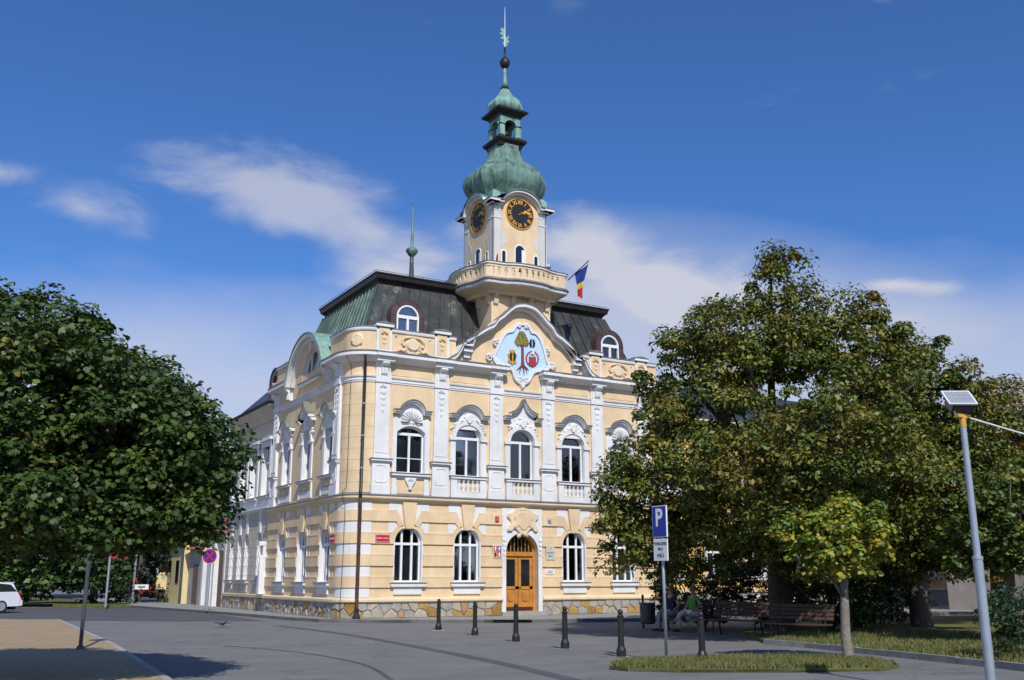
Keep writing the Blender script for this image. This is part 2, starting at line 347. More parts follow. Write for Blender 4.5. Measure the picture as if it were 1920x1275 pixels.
# ------------------------------------------------------------------ ground
def sheet(name, poly, z, m, th=0.0):
    b = MB()
    if th: b.add([(x,y,z) for x,y in poly] + [(x,y,z-th) for x,y in poly], [list(range(len(poly)))] + [(i,(i+1)%len(poly),len(poly)+(i+1)%len(poly),len(poly)+i) for i in range(len(poly))])
    else: b.add([(x,y,z) for x,y in poly], [list(range(len(poly)))])
    return b.build(name, m)
def cw(x, y):                                    # survey frame (right, ahead of the viewpoint) -> building frame
    return ((x+6.454)*.8632+(y-38.965)*.5049, -(x+6.454)*.5049+(y-38.965)*.8632)
struct(sheet('ground', [(-900,-900),(900,-900),(900,900),(-900,900)], 0, 'asphalt'))
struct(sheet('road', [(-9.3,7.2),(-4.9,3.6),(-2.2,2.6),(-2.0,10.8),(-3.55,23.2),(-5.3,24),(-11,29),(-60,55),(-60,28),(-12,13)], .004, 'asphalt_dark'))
pv = [(-3.6,24.2),(-1.85,10.8),(-1.25,3.2),(-.75,.6),(.7,-1.15),(6.0,-4.0),(10.9,-5.3),(18,-6.3),(60,-8),(60,12),(2,12),(2,70),(-3.4,70),(-3.9,30)]
struct(sheet('pavement', pv, .12, 'pavement', .2))
kb = MB()
for i in range(8):
    (x0,y0),(x1,y1) = pv[i],pv[i+1]; L_ = math.hypot(x1-x0,y1-y0); nx,ny = (y1-y0)/L_,-(x1-x0)/L_
    kb.add([(x0,y0,.126),(x1,y1,.126),(x1-nx*.15,y1-ny*.15,.126),(x0-nx*.15,y0-ny*.15,.126),(x0,y0,0),(x1,y1,0),(x1-nx*.15,y1-ny*.15,0),(x0-nx*.15,y0-ny*.15,0)],
           [(0,1,2,3),(0,4,5,1),(2,6,7,3),(0,3,7,4),(1,5,6,2)])
k_ = kb.build('kerb', 'kerb'); struct(k_)
for o in (k_,):
    for v in o.data.vertices: v.co.x -= 0
# brick pavement on the left with a pale edging
bp = [cw(-17.9,40.4), cw(-10.0,25.8), cw(-5.9,17.6), cw(-3.0,11.5), cw(-40,11.5), cw(-60,40)]
struct(sheet('brick_pavement', bp, .05, 'brick_paving', .1))
e = MB()
for i in range(3):
    (x0,y0),(x1,y1) = bp[i],bp[i+1]; L_ = math.hypot(x1-x0,y1-y0); nx,ny = -(y1-y0)/L_,(x1-x0)/L_
    e.add([(x0,y0,.058),(x1,y1,.058),(x1-nx*.14,y1-ny*.14,.058),(x0-nx*.14,y0-ny*.14,.058),(x0,y0,0),(x1,y1,0),(x1-nx*.14,y1-ny*.14,0),(x0-nx*.14,y0-ny*.14,0)],[(0,1,2,3),(0,4,5,1),(2,6,7,3),(0,3,7,4),(1,5,6,2)])
struct(e.build('pavement_edging', 'concrete'))
# seams where the asphalt was cut and patched
def strip(name, pts, w, z, m):
    rb = ribbon(pts, w); return struct(sheet(name, rb, z, m))
strip('asphalt_seam', smoothpath([cw(-8.5,36.2), cw(-5.3,31), cw(-2.4,25), cw(-.4,20.5), cw(.9,17)]), .32, .005, 'asphalt_dark')
strip('asphalt_seam', smoothpath([cw(-7.2,25.6), cw(-4.9,23.4), cw(-3.0,20.3), cw(-2.0,17.0)]), .09, .005, 'asphalt_seam')
# grass island, lawn of the park, verge at the left
def lawn(name, poly, z=.07, kerbed=True):
    o = struct(sheet(name, poly, z, 'lawn', .1)); return o
isl = [cw(1.8,19.1), cw(2.3,20.2), cw(3.9,20.9), cw(5.6,21.2), cw(6.7,20.9), cw(7.1,20.2), cw(7.25,19.3), cw(6.7,18.75), cw(5,18.5), cw(3,18.5), cw(2.1,18.7)]
park = [cw(6.5,26.2), cw(7.2,25.0), cw(8.2,22.3), cw(9.2,19.4), cw(10,16.5), cw(30,14), cw(40,45), cw(13.5,42.5), cw(9.5,36), cw(6.9,31)]
verge = [(-3.7,23.4),(-4.9,23.0),(-7.5,25.5),(-7.2,28.5),(-4.4,30.0),(-3.95,27)]
lawn('lawn_island', isl); lawn('lawn', park, .09); lawn('verge', verge, .1)
struct(sheet('verge', [(-60,56),(-11,30),(-6,31),(-4,34),(-4,120),(-120,120),(-120,80)], .08, 'lawn', .1))
def kerbline(name, pts, w=.12, h=.13):
    b = MB()
    for i in range(len(pts)-1):
        (x0,y0),(x1,y1) = pts[i],pts[i+1]; L_ = math.hypot(x1-x0,y1-y0); n_ = max(1,int(L_/.9)); dx,dy=(x1-x0)/L_,(y1-y0)/L_
        for k in range(n_):
            a,b_ = L_*k/n_+.008, L_*(k+1)/n_-.008; hh = h+random.uniform(-.012,.012)
            p=[(x0+dx*a,y0+dy*a),(x0+dx*b_,y0+dy*b_)]; q=[(x-dy*w,y+dx*w) for x,y in p]
            b.add([(*p[0],0),(*p[1],0),(*q[1],0),(*q[0],0),(*p[0],hh),(*p[1],hh),(*q[1],hh),(*q[0],hh)],[(4,5,6,7),(0,1,5,4),(1,2,6,5),(2,3,7,6),(3,0,4,7)])
    return struct(b.build(name, 'kerb'))
kerbline('kerb', park[4::-1]); kerbline('kerb', [isl[0], isl[10], isl[9], isl[8], isl[7]], w=.05, h=.05)
# grass blades
def grass(name, poly, n, h, seed, lab, z0):
    rng = np.random.default_rng(seed); P = np.array(poly); lo, hi = P.min(0), P.max(0); pts = []
    def inside(q):
        c = np.zeros(len(q), bool); j = len(P)-1
        for i in range(len(P)):
            cond = ((P[i,1] > q[:,1]) != (P[j,1] > q[:,1])) & (q[:,0] < (P[j,0]-P[i,0])*(q[:,1]-P[i,1])/(P[j,1]-P[i,1]+1e-12)+P[i,0]); c ^= cond; j = i
        return c
    while sum(len(p) for p in pts) < n:
        q = rng.uniform(lo, hi, (n, 2)); pts.append(q[inside(q)])
    q = np.concatenate(pts)[:n]; an = rng.uniform(0, 2*math.pi, n); hh = h*rng.uniform(.4, 1.2, n); w = .012+.008*rng.random(n); ln = rng.normal(0, .35, (n,2))*hh[:,None]
    d = np.stack([np.cos(an), np.sin(an)], 1)*w[:,None]
    v = np.zeros((n,3,3)); v[:,0,:2] = q-d; v[:,1,:2] = q+d; v[:,2,:2] = q+ln; v[:,:2,2] = z0-.01; v[:,2,2] = z0+hh
    me = bpy.data.meshes.new(name); me.from_pydata(v.reshape(-1,3).tolist(), [], np.arange(3*n).reshape(n,3).tolist())
    o = link(name, me, 'grass'); tag(o, lab, 'grass'); o['kind'] = 'stuff'; return o
grass('grass', isl, 16000, .10, 1, 'short dry grass on the small island round the sign and the young tree', .07)
grass('grass', [cw(6.5,26.2), cw(7.2,25.0), cw(8.2,22.3), cw(9.2,19.4), cw(10,16.5), cw(13.5,16.5), cw(15,30), cw(9,31)], 26000, .10, 2, 'sunlit and shaded grass of the park behind the stone kerb', .09)
grass('grass', verge, 5000, .12, 3, 'strip of green grass under the red direction sign', .1)

# ------------------------------------------------------------------ the town hall
TH = thing('town_hall', 'cream and white ornate corner town hall with a green onion-domed clock tower', 'town hall')
B0, BAY = 2.6425, 2.665                          # first bay axis and bay width on the front
PIL = [1.31 + BAY*k for k in range(6)]; CEN = [B0 + BAY*k for k in range(5)]; MID = CEN[2]
LCEN = [2.33, 5.18, 8.03]                        # window axes on the left side
Z1 = 4.75                                        # string course between the storeys

def topfn(spec):                                 # opening outline: half width w, springing, crown
    w, sp, top = spec['w'], spec['spring'], spec['top']; h = top-sp
    if h <= 0: return lambda x: sp
    r = (w*w+h*h)/(2*h); return lambda x: top - r + math.sqrt(max(r*r-x*x, 0))
def half_outline(spec, side, n=8):               # from the sill corner up to the crown
    f = topfn(spec); w = spec['w']
    return [(side*w, spec['sill'])] + [(side*w*math.cos(math.pi/2*k/n), f(w*math.cos(math.pi/2*k/n))) for k in range(n+1)]
def wall_bay(b, fr, a0, a1, b0, b1, c, spec, c0=-.38, c1=0.0):
    for s in (-1, 1):
        ho = [(c+x, z) for x, z in half_outline(spec, s)]
        e_ = a0 if s < 0 else a1
        b.ext([(e_, b0), (c, b0), (c, spec['sill'])] + ho + [(c, b1), (e_, b1)], c0, c1, fr)
GFW = dict(w=.60, sill=1.48, spring=3.05, top=3.63)
FFW = dict(w=.60, sill=5.79, spring=7.44, top=7.98)
FFS = dict(w=.64, sill=5.79, spring=7.46, top=7.74)
DOOR = dict(w=.80, sill=.13, spring=2.72, top=3.52)
LFW = dict(w=.50, sill=5.85, spring=7.55, top=8.05)
TALL = dict(w=.50, sill=1.48, spring=3.1, top=3.6)

wall = MB()
for k, c in enumerate(CEN):                      # front walls, a bay at a time
    a0 = RC if k == 0 else c-BAY/2; a1 = 15.6 if k == 4 else c+BAY/2
    wall_bay(wall, FRONT, a0, a1, .10, Z1, c, DOOR if k == 2 else GFW)
    wall_bay(wall, FRONT, a0, a1, Z1, 10.7, c, FFS if k in (0, 4) else FFW)
for k, c in enumerate(LCEN):
    a0 = RC if k == 0 else (c+LCEN[k-1])/2; a1 = 10.3 if k == 2 else (c+LCEN[k+1])/2
    wall_bay(wall, LEFT, a0, a1, .10, Z1, c, GFW); wall_bay(wall, LEFT, a0, a1, Z1, 10.7, c, LFW)
pts, _ = plan(LF, LF+LA)
wall.loft([[(x+nx*o, y+ny*o, z) for o, z in ((0, .1), (0, 10.7), (-.38, 10.7), (-.38, .1))] for x, y, nx, ny in pts])
wall.box(15.22, 15.6, .38, 10.3, .1, 10.7); wall.box(0.38, 15.22, 9.92, 10.3, .1, 10.7)
wall.build('wall', 'cream', TH)
fl = MB(); fl.box(.4, 15.2, .4, 9.9, 4.7, 4.9); fl.box(.4, 15.2, .4, 9.9, 10.45, 10.69); fl.box(.4, 15.2, 3.2, 3.3, .1, 10.4); fl.box(3.2, 3.3, .4, 9.9, .1, 10.4)
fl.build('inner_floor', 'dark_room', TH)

for k in range(10):
    z = 5.36+.45*k; sweep([(-.01,z),(.004,z),(.004,z+.016),(-.01,z+.016)], LF+.02, LF+LA-.02).build('corner_joint', 'house_grey', TH)
# plinth: rubble stones in mortar, moulding above
DL0, DL1 = 15.6-(MID+1.0), 15.6-(MID-1.0)        # gap for the doorway
for l0, l1 in ((0, DL0), (DL1, LEND)):
    sweep([(-.2,.1),(.012,.1),(.012,.70),(-.2,.70)], l0, l1).build('plinth_backing', 'mortar', TH)
    sweep([(-.05,.70),(.10,.70),(.13,.735),(.15,.75),(.15,.83),(.11,.87),(-.05,.90)], l0, l1).build('plinth_moulding', 'cream_light', TH)
def voronoi_cells(seeds, x0, x1, y0, y1):
    cells = []
    for i, (sx, sy) in enumerate(seeds):
        poly = [(x0,y0),(x1,y0),(x1,y1),(x0,y1)]
        for j, (tx, ty) in enumerate(seeds):
            if i == j or abs(tx-sx) > 1.6: continue
            mxx, myy, nx, ny = (sx+tx)/2, (sy+ty)/2, tx-sx, ty-sy
            out = []
            for q in range(len(poly)):
                p, r = poly[q], poly[(q+1) % len(poly)]
                dp = (p[0]-mxx)*nx+(p[1]-myy)*ny; dr = (r[0]-mxx)*nx+(r[1]-myy)*ny
                if dp <= 0: out.append(p)
                if dp*dr < 0: tt = dp/(dp-dr); out.append((p[0]+(r[0]-p[0])*tt, p[1]+(r[1]-p[1])*tt))
            poly = out
            if len(poly) < 3: break
        if len(poly) >= 3: cells.append(poly)
    return cells
def shrink(poly, d):
    cx_ = sum(p[0] for p in poly)/len(poly); cy_ = sum(p[1] for p in poly)/len(poly); out = []
    for x, y in poly:
        l = math.hypot(x-cx_, y-cy_) or 1; k = max(.5, 1-d/l); out.append((cx_+(x-cx_)*k, cy_+(y-cy_)*k))
    return out
PL = bpy.data.objects.new('stone_plinth', None); COL.objects.link(PL); PL.parent = TH
_, AT = plan(0, LEND)
def stones(l0, l1, dx, rows, parent, at, zb=.11, zt=.70):
    seeds = []; n = int((l1-l0)/dx)
    for r_i in range(rows):
        for i in range(n):
            seeds.append((l0+(i+.5+(.5 if r_i % 2 else 0)+random.uniform(-.34,.34))*dx*(l1-l0)/(n*dx), zb+(zt-zb)*(r_i+.5+random.uniform(-.3,.3))/rows))
    for cell in voronoi_cells(seeds, l0, l1, zb, zt):
        p0 = shrink(cell, .016); p1 = shrink(cell, .016+random.uniform(.03,.055)); o1 = random.uniform(.045,.10)
        def W(l, z, o): x, y, nx, ny = at(l); return (x+nx*o, y+ny*o, z)
        n_ = len(p0); vs_ = [W(l,z,.0) for l,z in p0]+[W(l,z,o1*.7) for l,z in p0]+[W(l,z,o1) for l,z in p1]
        fs_ = [list(range(2*n_,3*n_))]+[(i,(i+1)%n_,n_+(i+1)%n_,n_+i) for i in range(n_)]+[(n_+i,n_+(i+1)%n_,2*n_+(i+1)%n_,2*n_+i) for i in range(n_)]
        MB().add(vs_, fs_).build('stone', 'rubble', parent)
stones(0.05, DL0-.02, .42, 2, PL, AT); stones(DL1+.02, LF+LA+.4, .42, 2, PL, AT); stones(LF+LA+.4, LEND, .36, 3, PL, AT)

# ground floor rustication: proud bands, voussoirs, keystones, pale recessed fields
BANDS = [(1.28,1.70),(2.11,2.56),(2.97,3.41)]
def rustic(fr, cens, a_lo, a_hi, doors=()):
    b = MB()
    edges = []
    for c in cens:
        w = 1.0 if c in doors else .64
        edges.append((c-w, c+w))
    spans = []; a = a_lo
    for e0, e1 in edges: spans.append((a, e0)); a = e1
    spans.append((a, a_hi))
    for z0, z1 in BANDS:
        for i, (s0, s1) in enumerate(spans):
            z0c, z1c = z0, z1
            p = [(s0,z0),(s1,z0),(s1,z1),(s0,z1)]
            if z0 > 2.9:                        # this course meets the arch of the windows
                sR = -1; e_ = []
            MB().ext(p, -.02, .065, fr).ext([(s0,z1-.05),(s1,z1-.05),(s1,z1),(s0,z1)], .06, .075, fr).build('rustic_band', 'cream', TH)
    for i, (s0, s1) in enumerate(spans):         # upper course with leaning ends
        L_win = i > 0 and cens[i-1] not in doors; R_win = i < len(cens) and cens[i] not in doors
        p = []
        p += [(s0-.10,3.86),(s0+.06,3.86)] if False else []
        lo = [(s0 if not L_win else s0-.07, 3.85)]; hi_ = [(s0 if not L_win else s0-.12, 4.27)]
        poly = []
        if L_win: c = cens[i-1]; poly += [(c+.57,3.85),(c+.42,3.63),(c+.25,3.74),(c+.52,4.27)]
        else: poly += [(s0,3.85),(s0,4.27)]
        if R_win: c = cens[i]; poly += [(c-.52,4.27),(c-.25,3.74),(c-.42,3.63),(c-.57,3.85)]
        else: poly += [(s1,4.27),(s1,3.85)]
        MB().ext(poly, -.02, .065, fr).build('rustic_band', 'cream', TH)
    for c in cens:
        if c in doors: continue
        MB().ext([(c-.17,3.58),(c+.17,3.58),(c+.31,4.62),(c-.31,4.62)], -.02, .10, fr).build('keystone', 'cream', TH)
        for s in (-1, 1):
            ring = [(c+s*x, z) for x, z in arc(0, 3.05, .80, 8, 62, 7)] + [(c+s*x, z) for x, z in arc(0, 3.05, .60, 62, 8, 7)]
            MB().ext(ring, -.02, .045, fr).build('voussoir', 'cream', TH)
            MB().ext([(c+s*.36,4.60),(c+s*.88,4.60),(c+s*.88,4.29),(c+s*.54,4.29),(c+s*.27,3.76)], -.02, .02, fr).build('pale_field', 'white', TH)
            MB().ext([(c+s*.88,3.84),(c+s*.60,3.84),(c+s*.45,3.70)]+[(c+s*x, z) for x, z in arc(0, 3.05, .80, 52, 28, 5)]+[(c+s*.88,3.43)], -.02, .012, fr).build('pale_field', 'white', TH)
            for z0, z1 in ((1.70,2.11),(2.56,2.97)):        # little recessed jamb strips, white
                MB().fbox(fr, c+s*.585, c+s*.645, z0+.004, z1-.004, -.02, .02).build('jamb_strip', 'white', TH)
                MB().fbox(fr, c+s*.95, c+s*.97, z0+.004, z1-.004, -.02, .012).build('joint_strip', 'cream_light', TH)
rustic(FRONT, CEN, 1.03, 15.58, doors=(MID,))
rustic(LEFT, LCEN, 1.03, 10.28)
for z0, z1 in BANDS + [(3.85,4.27)]:
    sweep([(-.02,z0),(.065,z0),(.065,z1),(-.02,z1)], LF-.036, LF+LA+.036).build('rustic_band', 'cream', TH)
for z0, z1 in ((.905,1.28),(1.70,2.11),(2.56,2.97),(3.41,3.85),(4.27,4.60)):
    sweep([(-.02,z0+.003),(.022,z0+.003),(.022,z1-.003),(-.02,z1-.003)], LF-.03, LF+LA+.03).build('pale_field', 'white', TH)

# string course, architrave band, main cornice
def course(name, prof, segs, m): 
    for l0, l1 in segs: sweep(prof, l0, l1).build(name, m, TH)
course('string_course', [(-.05,4.60),(.06,4.60),(.10,4.68),(.20,4.72),(.22,4.75),(.22,4.84),(-.05,4.84)], [(0, LEND)], 'cream_light')
course('string_flashing', [(-.05,4.845),(.245,4.835),(.25,4.86),(-.05,4.99)], [(0, LEND)], 'flashing')
course('architrave', [(-.05,9.44),(.03,9.44),(.03,9.50),(.06,9.51),(.06,9.60),(.11,9.64),(.13,9.70),(-.05,9.715)], [(0, LEND)], 'white')
GL, GR = MID-.98, MID+.98                        # the main cornice stops either side of the gable cartouche
A0, A1 = 5.17-2.55, 5.17+2.55                    # and under the arched gable on the left side
LT = lambda t_: LF+LA+t_-RC
SEG = [(0, 15.6-GR), (15.6-GL, LT(A0)), (LT(A1), LEND)]
course('main_cornice', [(-.05,10.28),(.05,10.28),(.08,10.34),(.16,10.37),(.30,10.44),(.42,10.47),(.44,10.49),(.44,10.62),(-.05,10.62)], SEG, 'white')
course('cornice_flashing', [(-.05,10.622),(.455,10.622),(.465,10.66),(.44,10.69),(-.05,10.80)], SEG, 'flashing')

def scroll(fr, a, z0, z1, c0, w=.15):           # S-shaped console under the cornice
    h = z1-z0; prof = [(0,z0),(.05,z0+.02*h),(.09,z0+.3*h),(.10,z0+.55*h),(.22,z0+.72*h),(.27,z0+.86*h),(.22,z0+h),(0,z0+h)]
    b = MB(); n = len(prof)
    vs_ = [fr(a-w, z, c0+o) for o, z in prof]+[fr(a+w, z, c0+o) for o, z in prof]
    b.add(vs_, [list(range(n)), list(range(n,2*n))]+[(i,(i+1)%n,n+(i+1)%n,n+i) for i in range(n)])
    for dx in (-.09, 0, .09):
        b.fbox(fr, a+dx-.018, a+dx+.018, z0+.05*h, z0+.9*h, c0+.02, c0+.115)
    return b
def flower_drop(fr, a, ztop, n, c0, s=1.0):      # carved pendant of husks
    b = MB()
    for k in range(n):
        z = ztop-.24*k*s; w = (.13-.018*k)*s
        for sg in (-1, 1):
            b.ext([(a, z), (a+sg*w, z+.03*s), (a+sg*w*1.05, z-.05*s), (a+sg*w*.4, z-.14*s), (a, z-.10*s)], c0, c0+.035, fr, inset=.3)
        b.ext([(a-.03*s, z-.06*s), (a, z-.01*s), (a+.03*s, z-.06*s), (a, z-.2*s)], c0, c0+.045, fr, inset=.2)
    return b
def shell(fr, a, z, r, c0, n=9, dep=.10, spread=180):
    b = MB()
    for k in range(n):
        an = R(90-spread/2+spread*(k+.5)/n); hw = R(spread/n/2)*.92
        b.ext([(a+.1*r*math.cos(an), z+.1*r*math.sin(an)), (a+.86*r*math.cos(an-hw), z+.86*r*math.sin(an-hw)), (a+r*math.cos(an-hw*.5), z+r*math.sin(an-hw*.5)),
               (a+r*math.cos(an+hw*.5), z+r*math.sin(an+hw*.5)), (a+.86*r*math.cos(an+hw), z+.86*r*math.sin(an+hw))], c0, c0+dep, fr, inset=.35)
    return b
def pilaster(fr, a, mirror=False):
    b = MB()
    b.fbox(fr, a-.41, a+.41, 4.86, 5.28, -.03, .14); b.fbox(fr, a-.38, a+.38, 5.28, 6.16, -.03, .12)
    b.fbox(fr, a-.355, a+.355, 6.33, 6.45, -.03, .11); b.fbox(fr, a-.32, a+.32, 6.45, 9.43, -.03, .10)
    p = b.build('pilaster', 'white', TH)
    MB().fbox(fr, a-.42, a+.42, 6.16, 6.22, -.03, .17).fbox(fr, a-.46, a+.46, 6.22, 6.28, -.03, .23).build('pedestal_cap', 'white', p)
    MB().ext([(a-.48,6.285),(a+.48,6.285),(a+.46,6.325),(a-.46,6.325)], -.03, .25, fr).build('cap_flashing', 'flashing', p)
    def octo(x, z0, z1, q): return [(a-x+q,z0),(a+x-q,z0),(a+x,z0+q),(a+x,z1-q),(a+x-q,z1),(a-x+q,z1),(a-x,z1-q),(a-x,z0+q)]
    o_, i_ = octo(.27,5.36,6.07,.09), octo(.235,5.395,6.035,.08)
    fm = MB()
    for k in range(8): fm.ext([o_[k],o_[(k+1)%8],i_[(k+1)%8],i_[k]], .11, .14, fr)
    fm.build('panel_frame', 'white', p)
    fm = MB(); 
    for x0,x1,z0,z1 in ((-.26,-.235,6.55,9.38),(.235,.26,6.55,9.38),(-.235,.235,6.55,6.575)): fm.fbox(fr, a+x0, a+x1, z0, z1, .09, .118)
    fm.build('panel_frame', 'white', p)
    shell(fr, a, 9.22, .16, .095, 5, .05, 170).build('shell', 'white', p)
    flower_drop(fr, a, 9.08, 4, .095).build('carved_drop', 'white', p)
    MB().fbox(fr, a-.32, a+.32, 9.72, 10.30, -.03, .10).fbox(fr, a-.34, a+.34, 9.44, 9.70, -.03, .15).build('frieze_block', 'white', p)
    scroll(fr, a+.02, 9.78, 10.30, .10).build('console', 'white', p)
    for dx in (-.235, .255):
        d = MB()
        for z in (9.80, 9.90, 10.0): d.ext([(a+dx-.03,z),(a+dx,z-.05),(a+dx+.03,z),(a+dx,z+.05)], .095, .125, fr)
        d.build('carved_bead', 'white', p)
for a in PIL: pilaster(FRONT, a)
for a in (1.42, 9.75): pilaster(LEFT, a)
# cornice blocks break forward above the pilasters
for a in PIL + [None]:
    if a is None: continue
    MB().fbox(FRONT, a-.40, a+.40, 10.30, 10.475, .02, .36).fbox(FRONT, a-.46, a+.46, 10.485, 10.618, .02, .50).build('cornice_block', 'white', TH)
    MB().ext([(a-.47,10.62),(a+.47,10.62),(a+.47,10.66),(a-.47,10.66)], .02, .515, FRONT).build('cornice_block_flashing', 'flashing', TH)
for i in range(5):                               # recessed frieze panels
    a0, a1 = PIL[i]+.42, PIL[i+1]-.42
    if i == 2: continue
    MB().ext([(a0,9.80),(a1,9.80),(a1,10.14),(a1-.2,10.14),(a1-.2,10.22),(a0+.2,10.22),(a0+.2,10.14),(a0,10.14)], -.02, .022, FRONT).build('frieze_panel', 'cream', TH)

# windows
def clip_light(spec, x0, x1, z0, z1, n=6):
    f = topfn(spec)
    if z1 is not None: return [(x0,z0),(x1,z0),(x1,z1),(x0,z1)]
    return [(x0,z0),(x1,z0)] + [(x1+(x0-x1)*k/n, max(z0+.01, f(x1+(x0-x1)*k/n))) for k in range(n+1)]
def frame_ring(spec, th):
    ho = half_outline(spec, 1, 10); o_ = [(x, z) for x, z in ho] + [(-x, z) for x, z in ho[::-1]]
    k = (spec['w']-th)/spec['w']; zc = spec['sill']
    f2 = dict(w=spec['w']-th, sill=spec['sill']+th, spring=spec['spring'], top=spec['top']-th)
    hi_ = half_outline(f2, 1, 10); i_ = [(x, z) for x, z in hi_] + [(-x, z) for x, z in hi_[::-1]]
    return o_, i_
def window(fr, c, spec, mull, transom, curtain=False, bars=(), name='window'):
    """frame with mullions, each pane its own piece, optional curtain"""
    b = MB(); D = -.18
    o_, i_ = frame_ring(spec, .07); n = len(o_)
    for k in range(n): b.ext([(c+p[0],p[1]) for p in (o_[k],o_[(k+1)%n],i_[(k+1)%n],i_[k])], D-.05, D+.03, fr)
    w = spec['w']-.02; f = topfn(spec)
    t0, t1 = transom
    b.fbox(fr, c-w, c+w, t0, t1, D-.05, D+.045)
    for m_ in mull['low']: b.fbox(fr, c+m_-.045, c+m_+.045, spec['sill']+.02, t0, D-.05, D+.035)
    for m_ in mull['up']: b.fbox(fr, c+m_-.04, c+m_+.04, t1, f(m_)-.02, D-.05, D+.03)
    for z in bars: b.fbox(fr, c-w, c+w, z-.015, z+.015, D-.03, D+.01)
    p = b.build(name, 'frame_white', TH)
    lo_, li_ = frame_ring(spec, .014); lin = MB()
    for k in range(n): lin.ext([(c+q[0],q[1]) for q in (lo_[k],lo_[(k+1)%n],li_[(k+1)%n],li_[k])], -.36, .004, fr)
    lin.build('reveal_lining', 'white', p)
    for xs, z0, z1 in ((sorted([-w]+mull['low']+[w]), spec['sill']+.03, t0), (sorted([-w]+mull['up']+[w]), t1, None)):
        for x0, x1 in zip(xs[:-1], xs[1:]):
            q = clip_light(spec, x0, x1, z0, z1)
            MB().ext([(c+x, z) for x, z in q], D-.022, D-.016, fr).build('pane', 'glass', p)
    if curtain:
        m = MB(); N = 40; zt = t0-.08-.9*(curtain == 2)*0; zb = spec['sill']+.05
        top = [fr(c-w+2*w*k/N, zt-(.10*abs(math.sin(k*.55)) if curtain == 2 else 0), D-.075+.02*math.sin(k*1.9)) for k in range(N+1)]
        bot = [fr(c-w+2*w*k/N, zb, D-.075+.024*math.sin(k*1.9+.3)) for k in range(N+1)]
        gap = () if curtain == 1 else range(17, 24)
        m.add(top+bot, [(k,k+1,N+2+k,N+1+k) for k in range(N) if k not in gap]); m.build('curtain', 'curtain', p)
    # sash behind: dark room lining
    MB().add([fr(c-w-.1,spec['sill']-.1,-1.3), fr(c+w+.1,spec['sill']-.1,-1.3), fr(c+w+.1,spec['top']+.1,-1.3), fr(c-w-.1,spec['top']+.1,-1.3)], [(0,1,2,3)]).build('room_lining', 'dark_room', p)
    return p
def sill(fr, c, p, z0, z1, hw, m1='white'):
    MB().ext([(c-hw+.04,z0),(c+hw-.04,z0),(c+hw,z0+.05),(c+hw,z1-.03),(c-hw,z1-.03),(c-hw,z0+.05)], -.05, .17, fr).build('sill', m1, p)
    MB().ext([(c-hw-.02,z1-.028),(c+hw+.02,z1-.028),(c+hw+.02,z1),(c-hw-.02,z1)], -.2, .20, fr).build('sill_flashing', 'flashing', p)
def ground_window(fr, c, curtain):
    p = window(fr, c, GFW, dict(low=[-.22,.22], up=[-.22,.22]), (2.93,3.03), curtain)
    sill(fr, c, p, 1.31, 1.47, .78)
    MB().fbox(fr, c-.61, c+.61, 1.01, 1.31, -.03, .07).build('apron', 'white', p)
    ho = [(x, z) for x, z in half_outline(GFW, 1)]; r_o = [(x*1.07, z if k == 0 else z+.04) for k, (x, z) in enumerate(ho)]
    for s in (-1, 1): MB().ext([(c+s*x, z) for x, z in ho]+[(c+s*x, z) for x, z in r_o[::-1]], -.03, .03, fr).build('reveal_edge', 'white', p)
for k, c in enumerate(CEN):
    if k != 2: ground_window(FRONT, c, 1 if k in (0, 3, 4) else 2)
for c in LCEN: ground_window(LEFT, c, 1)

def rosettes(fr, pts, r, c0, seed=0):            # lumps of carved stucco
    rg = random.Random(seed); b = MB()
    for x, z in pts:
        n = 6; r_ = r*rg.uniform(.7, 1.25); a0 = rg.uniform(0, 1)
        b.ext([(x+r_*math.cos(a0+2*math.pi*k/n)*rg.uniform(.75,1.2), z+r_*math.sin(a0+2*math.pi*k/n)*rg.uniform(.75,1.2)) for k in range(n)], c0, c0+r_*rg.uniform(.6,1.0), fr, inset=.55)
    return b
def baluster_row(fr, c, z0, z1, hw, n, c0, p):
    for k in range(n):
        a = c-hw+(k+.5)*2*hw/n; h = z1-z0
        rings = []
        for r_, q in ((.08,0),(.08,.10),(.045,.16),(.092,.36),(.075,.55),(.04,.78),(.07,.86),(.08,.9),(.08,1)):
            rings.append([fr(a+r_*math.cos(2*math.pi*i/8), z0+q*h, c0+r_*math.sin(2*math.pi*i/8)) for i in range(8)])
        MB().loft(rings).build('baluster', 'white', p, smooth=True)
def hood_arch(c, w, zb, flat, rise):             # flat shoulders and a round rise between them
    r = (flat**2+rise**2)/(2*rise); an = math.degrees(math.asin(min(1, flat/r))) if rise <= flat else 90
    pts_ = [(c+r*math.sin(R(-an+2*an*k/14)), zb+rise-r+r*math.cos(R(-an+2*an*k/14))) for k in range(15)]
    return [(c-w, zb), (c-flat-.06, zb)] + pts_ + [(c+flat+.06, zb), (c+w, zb)]
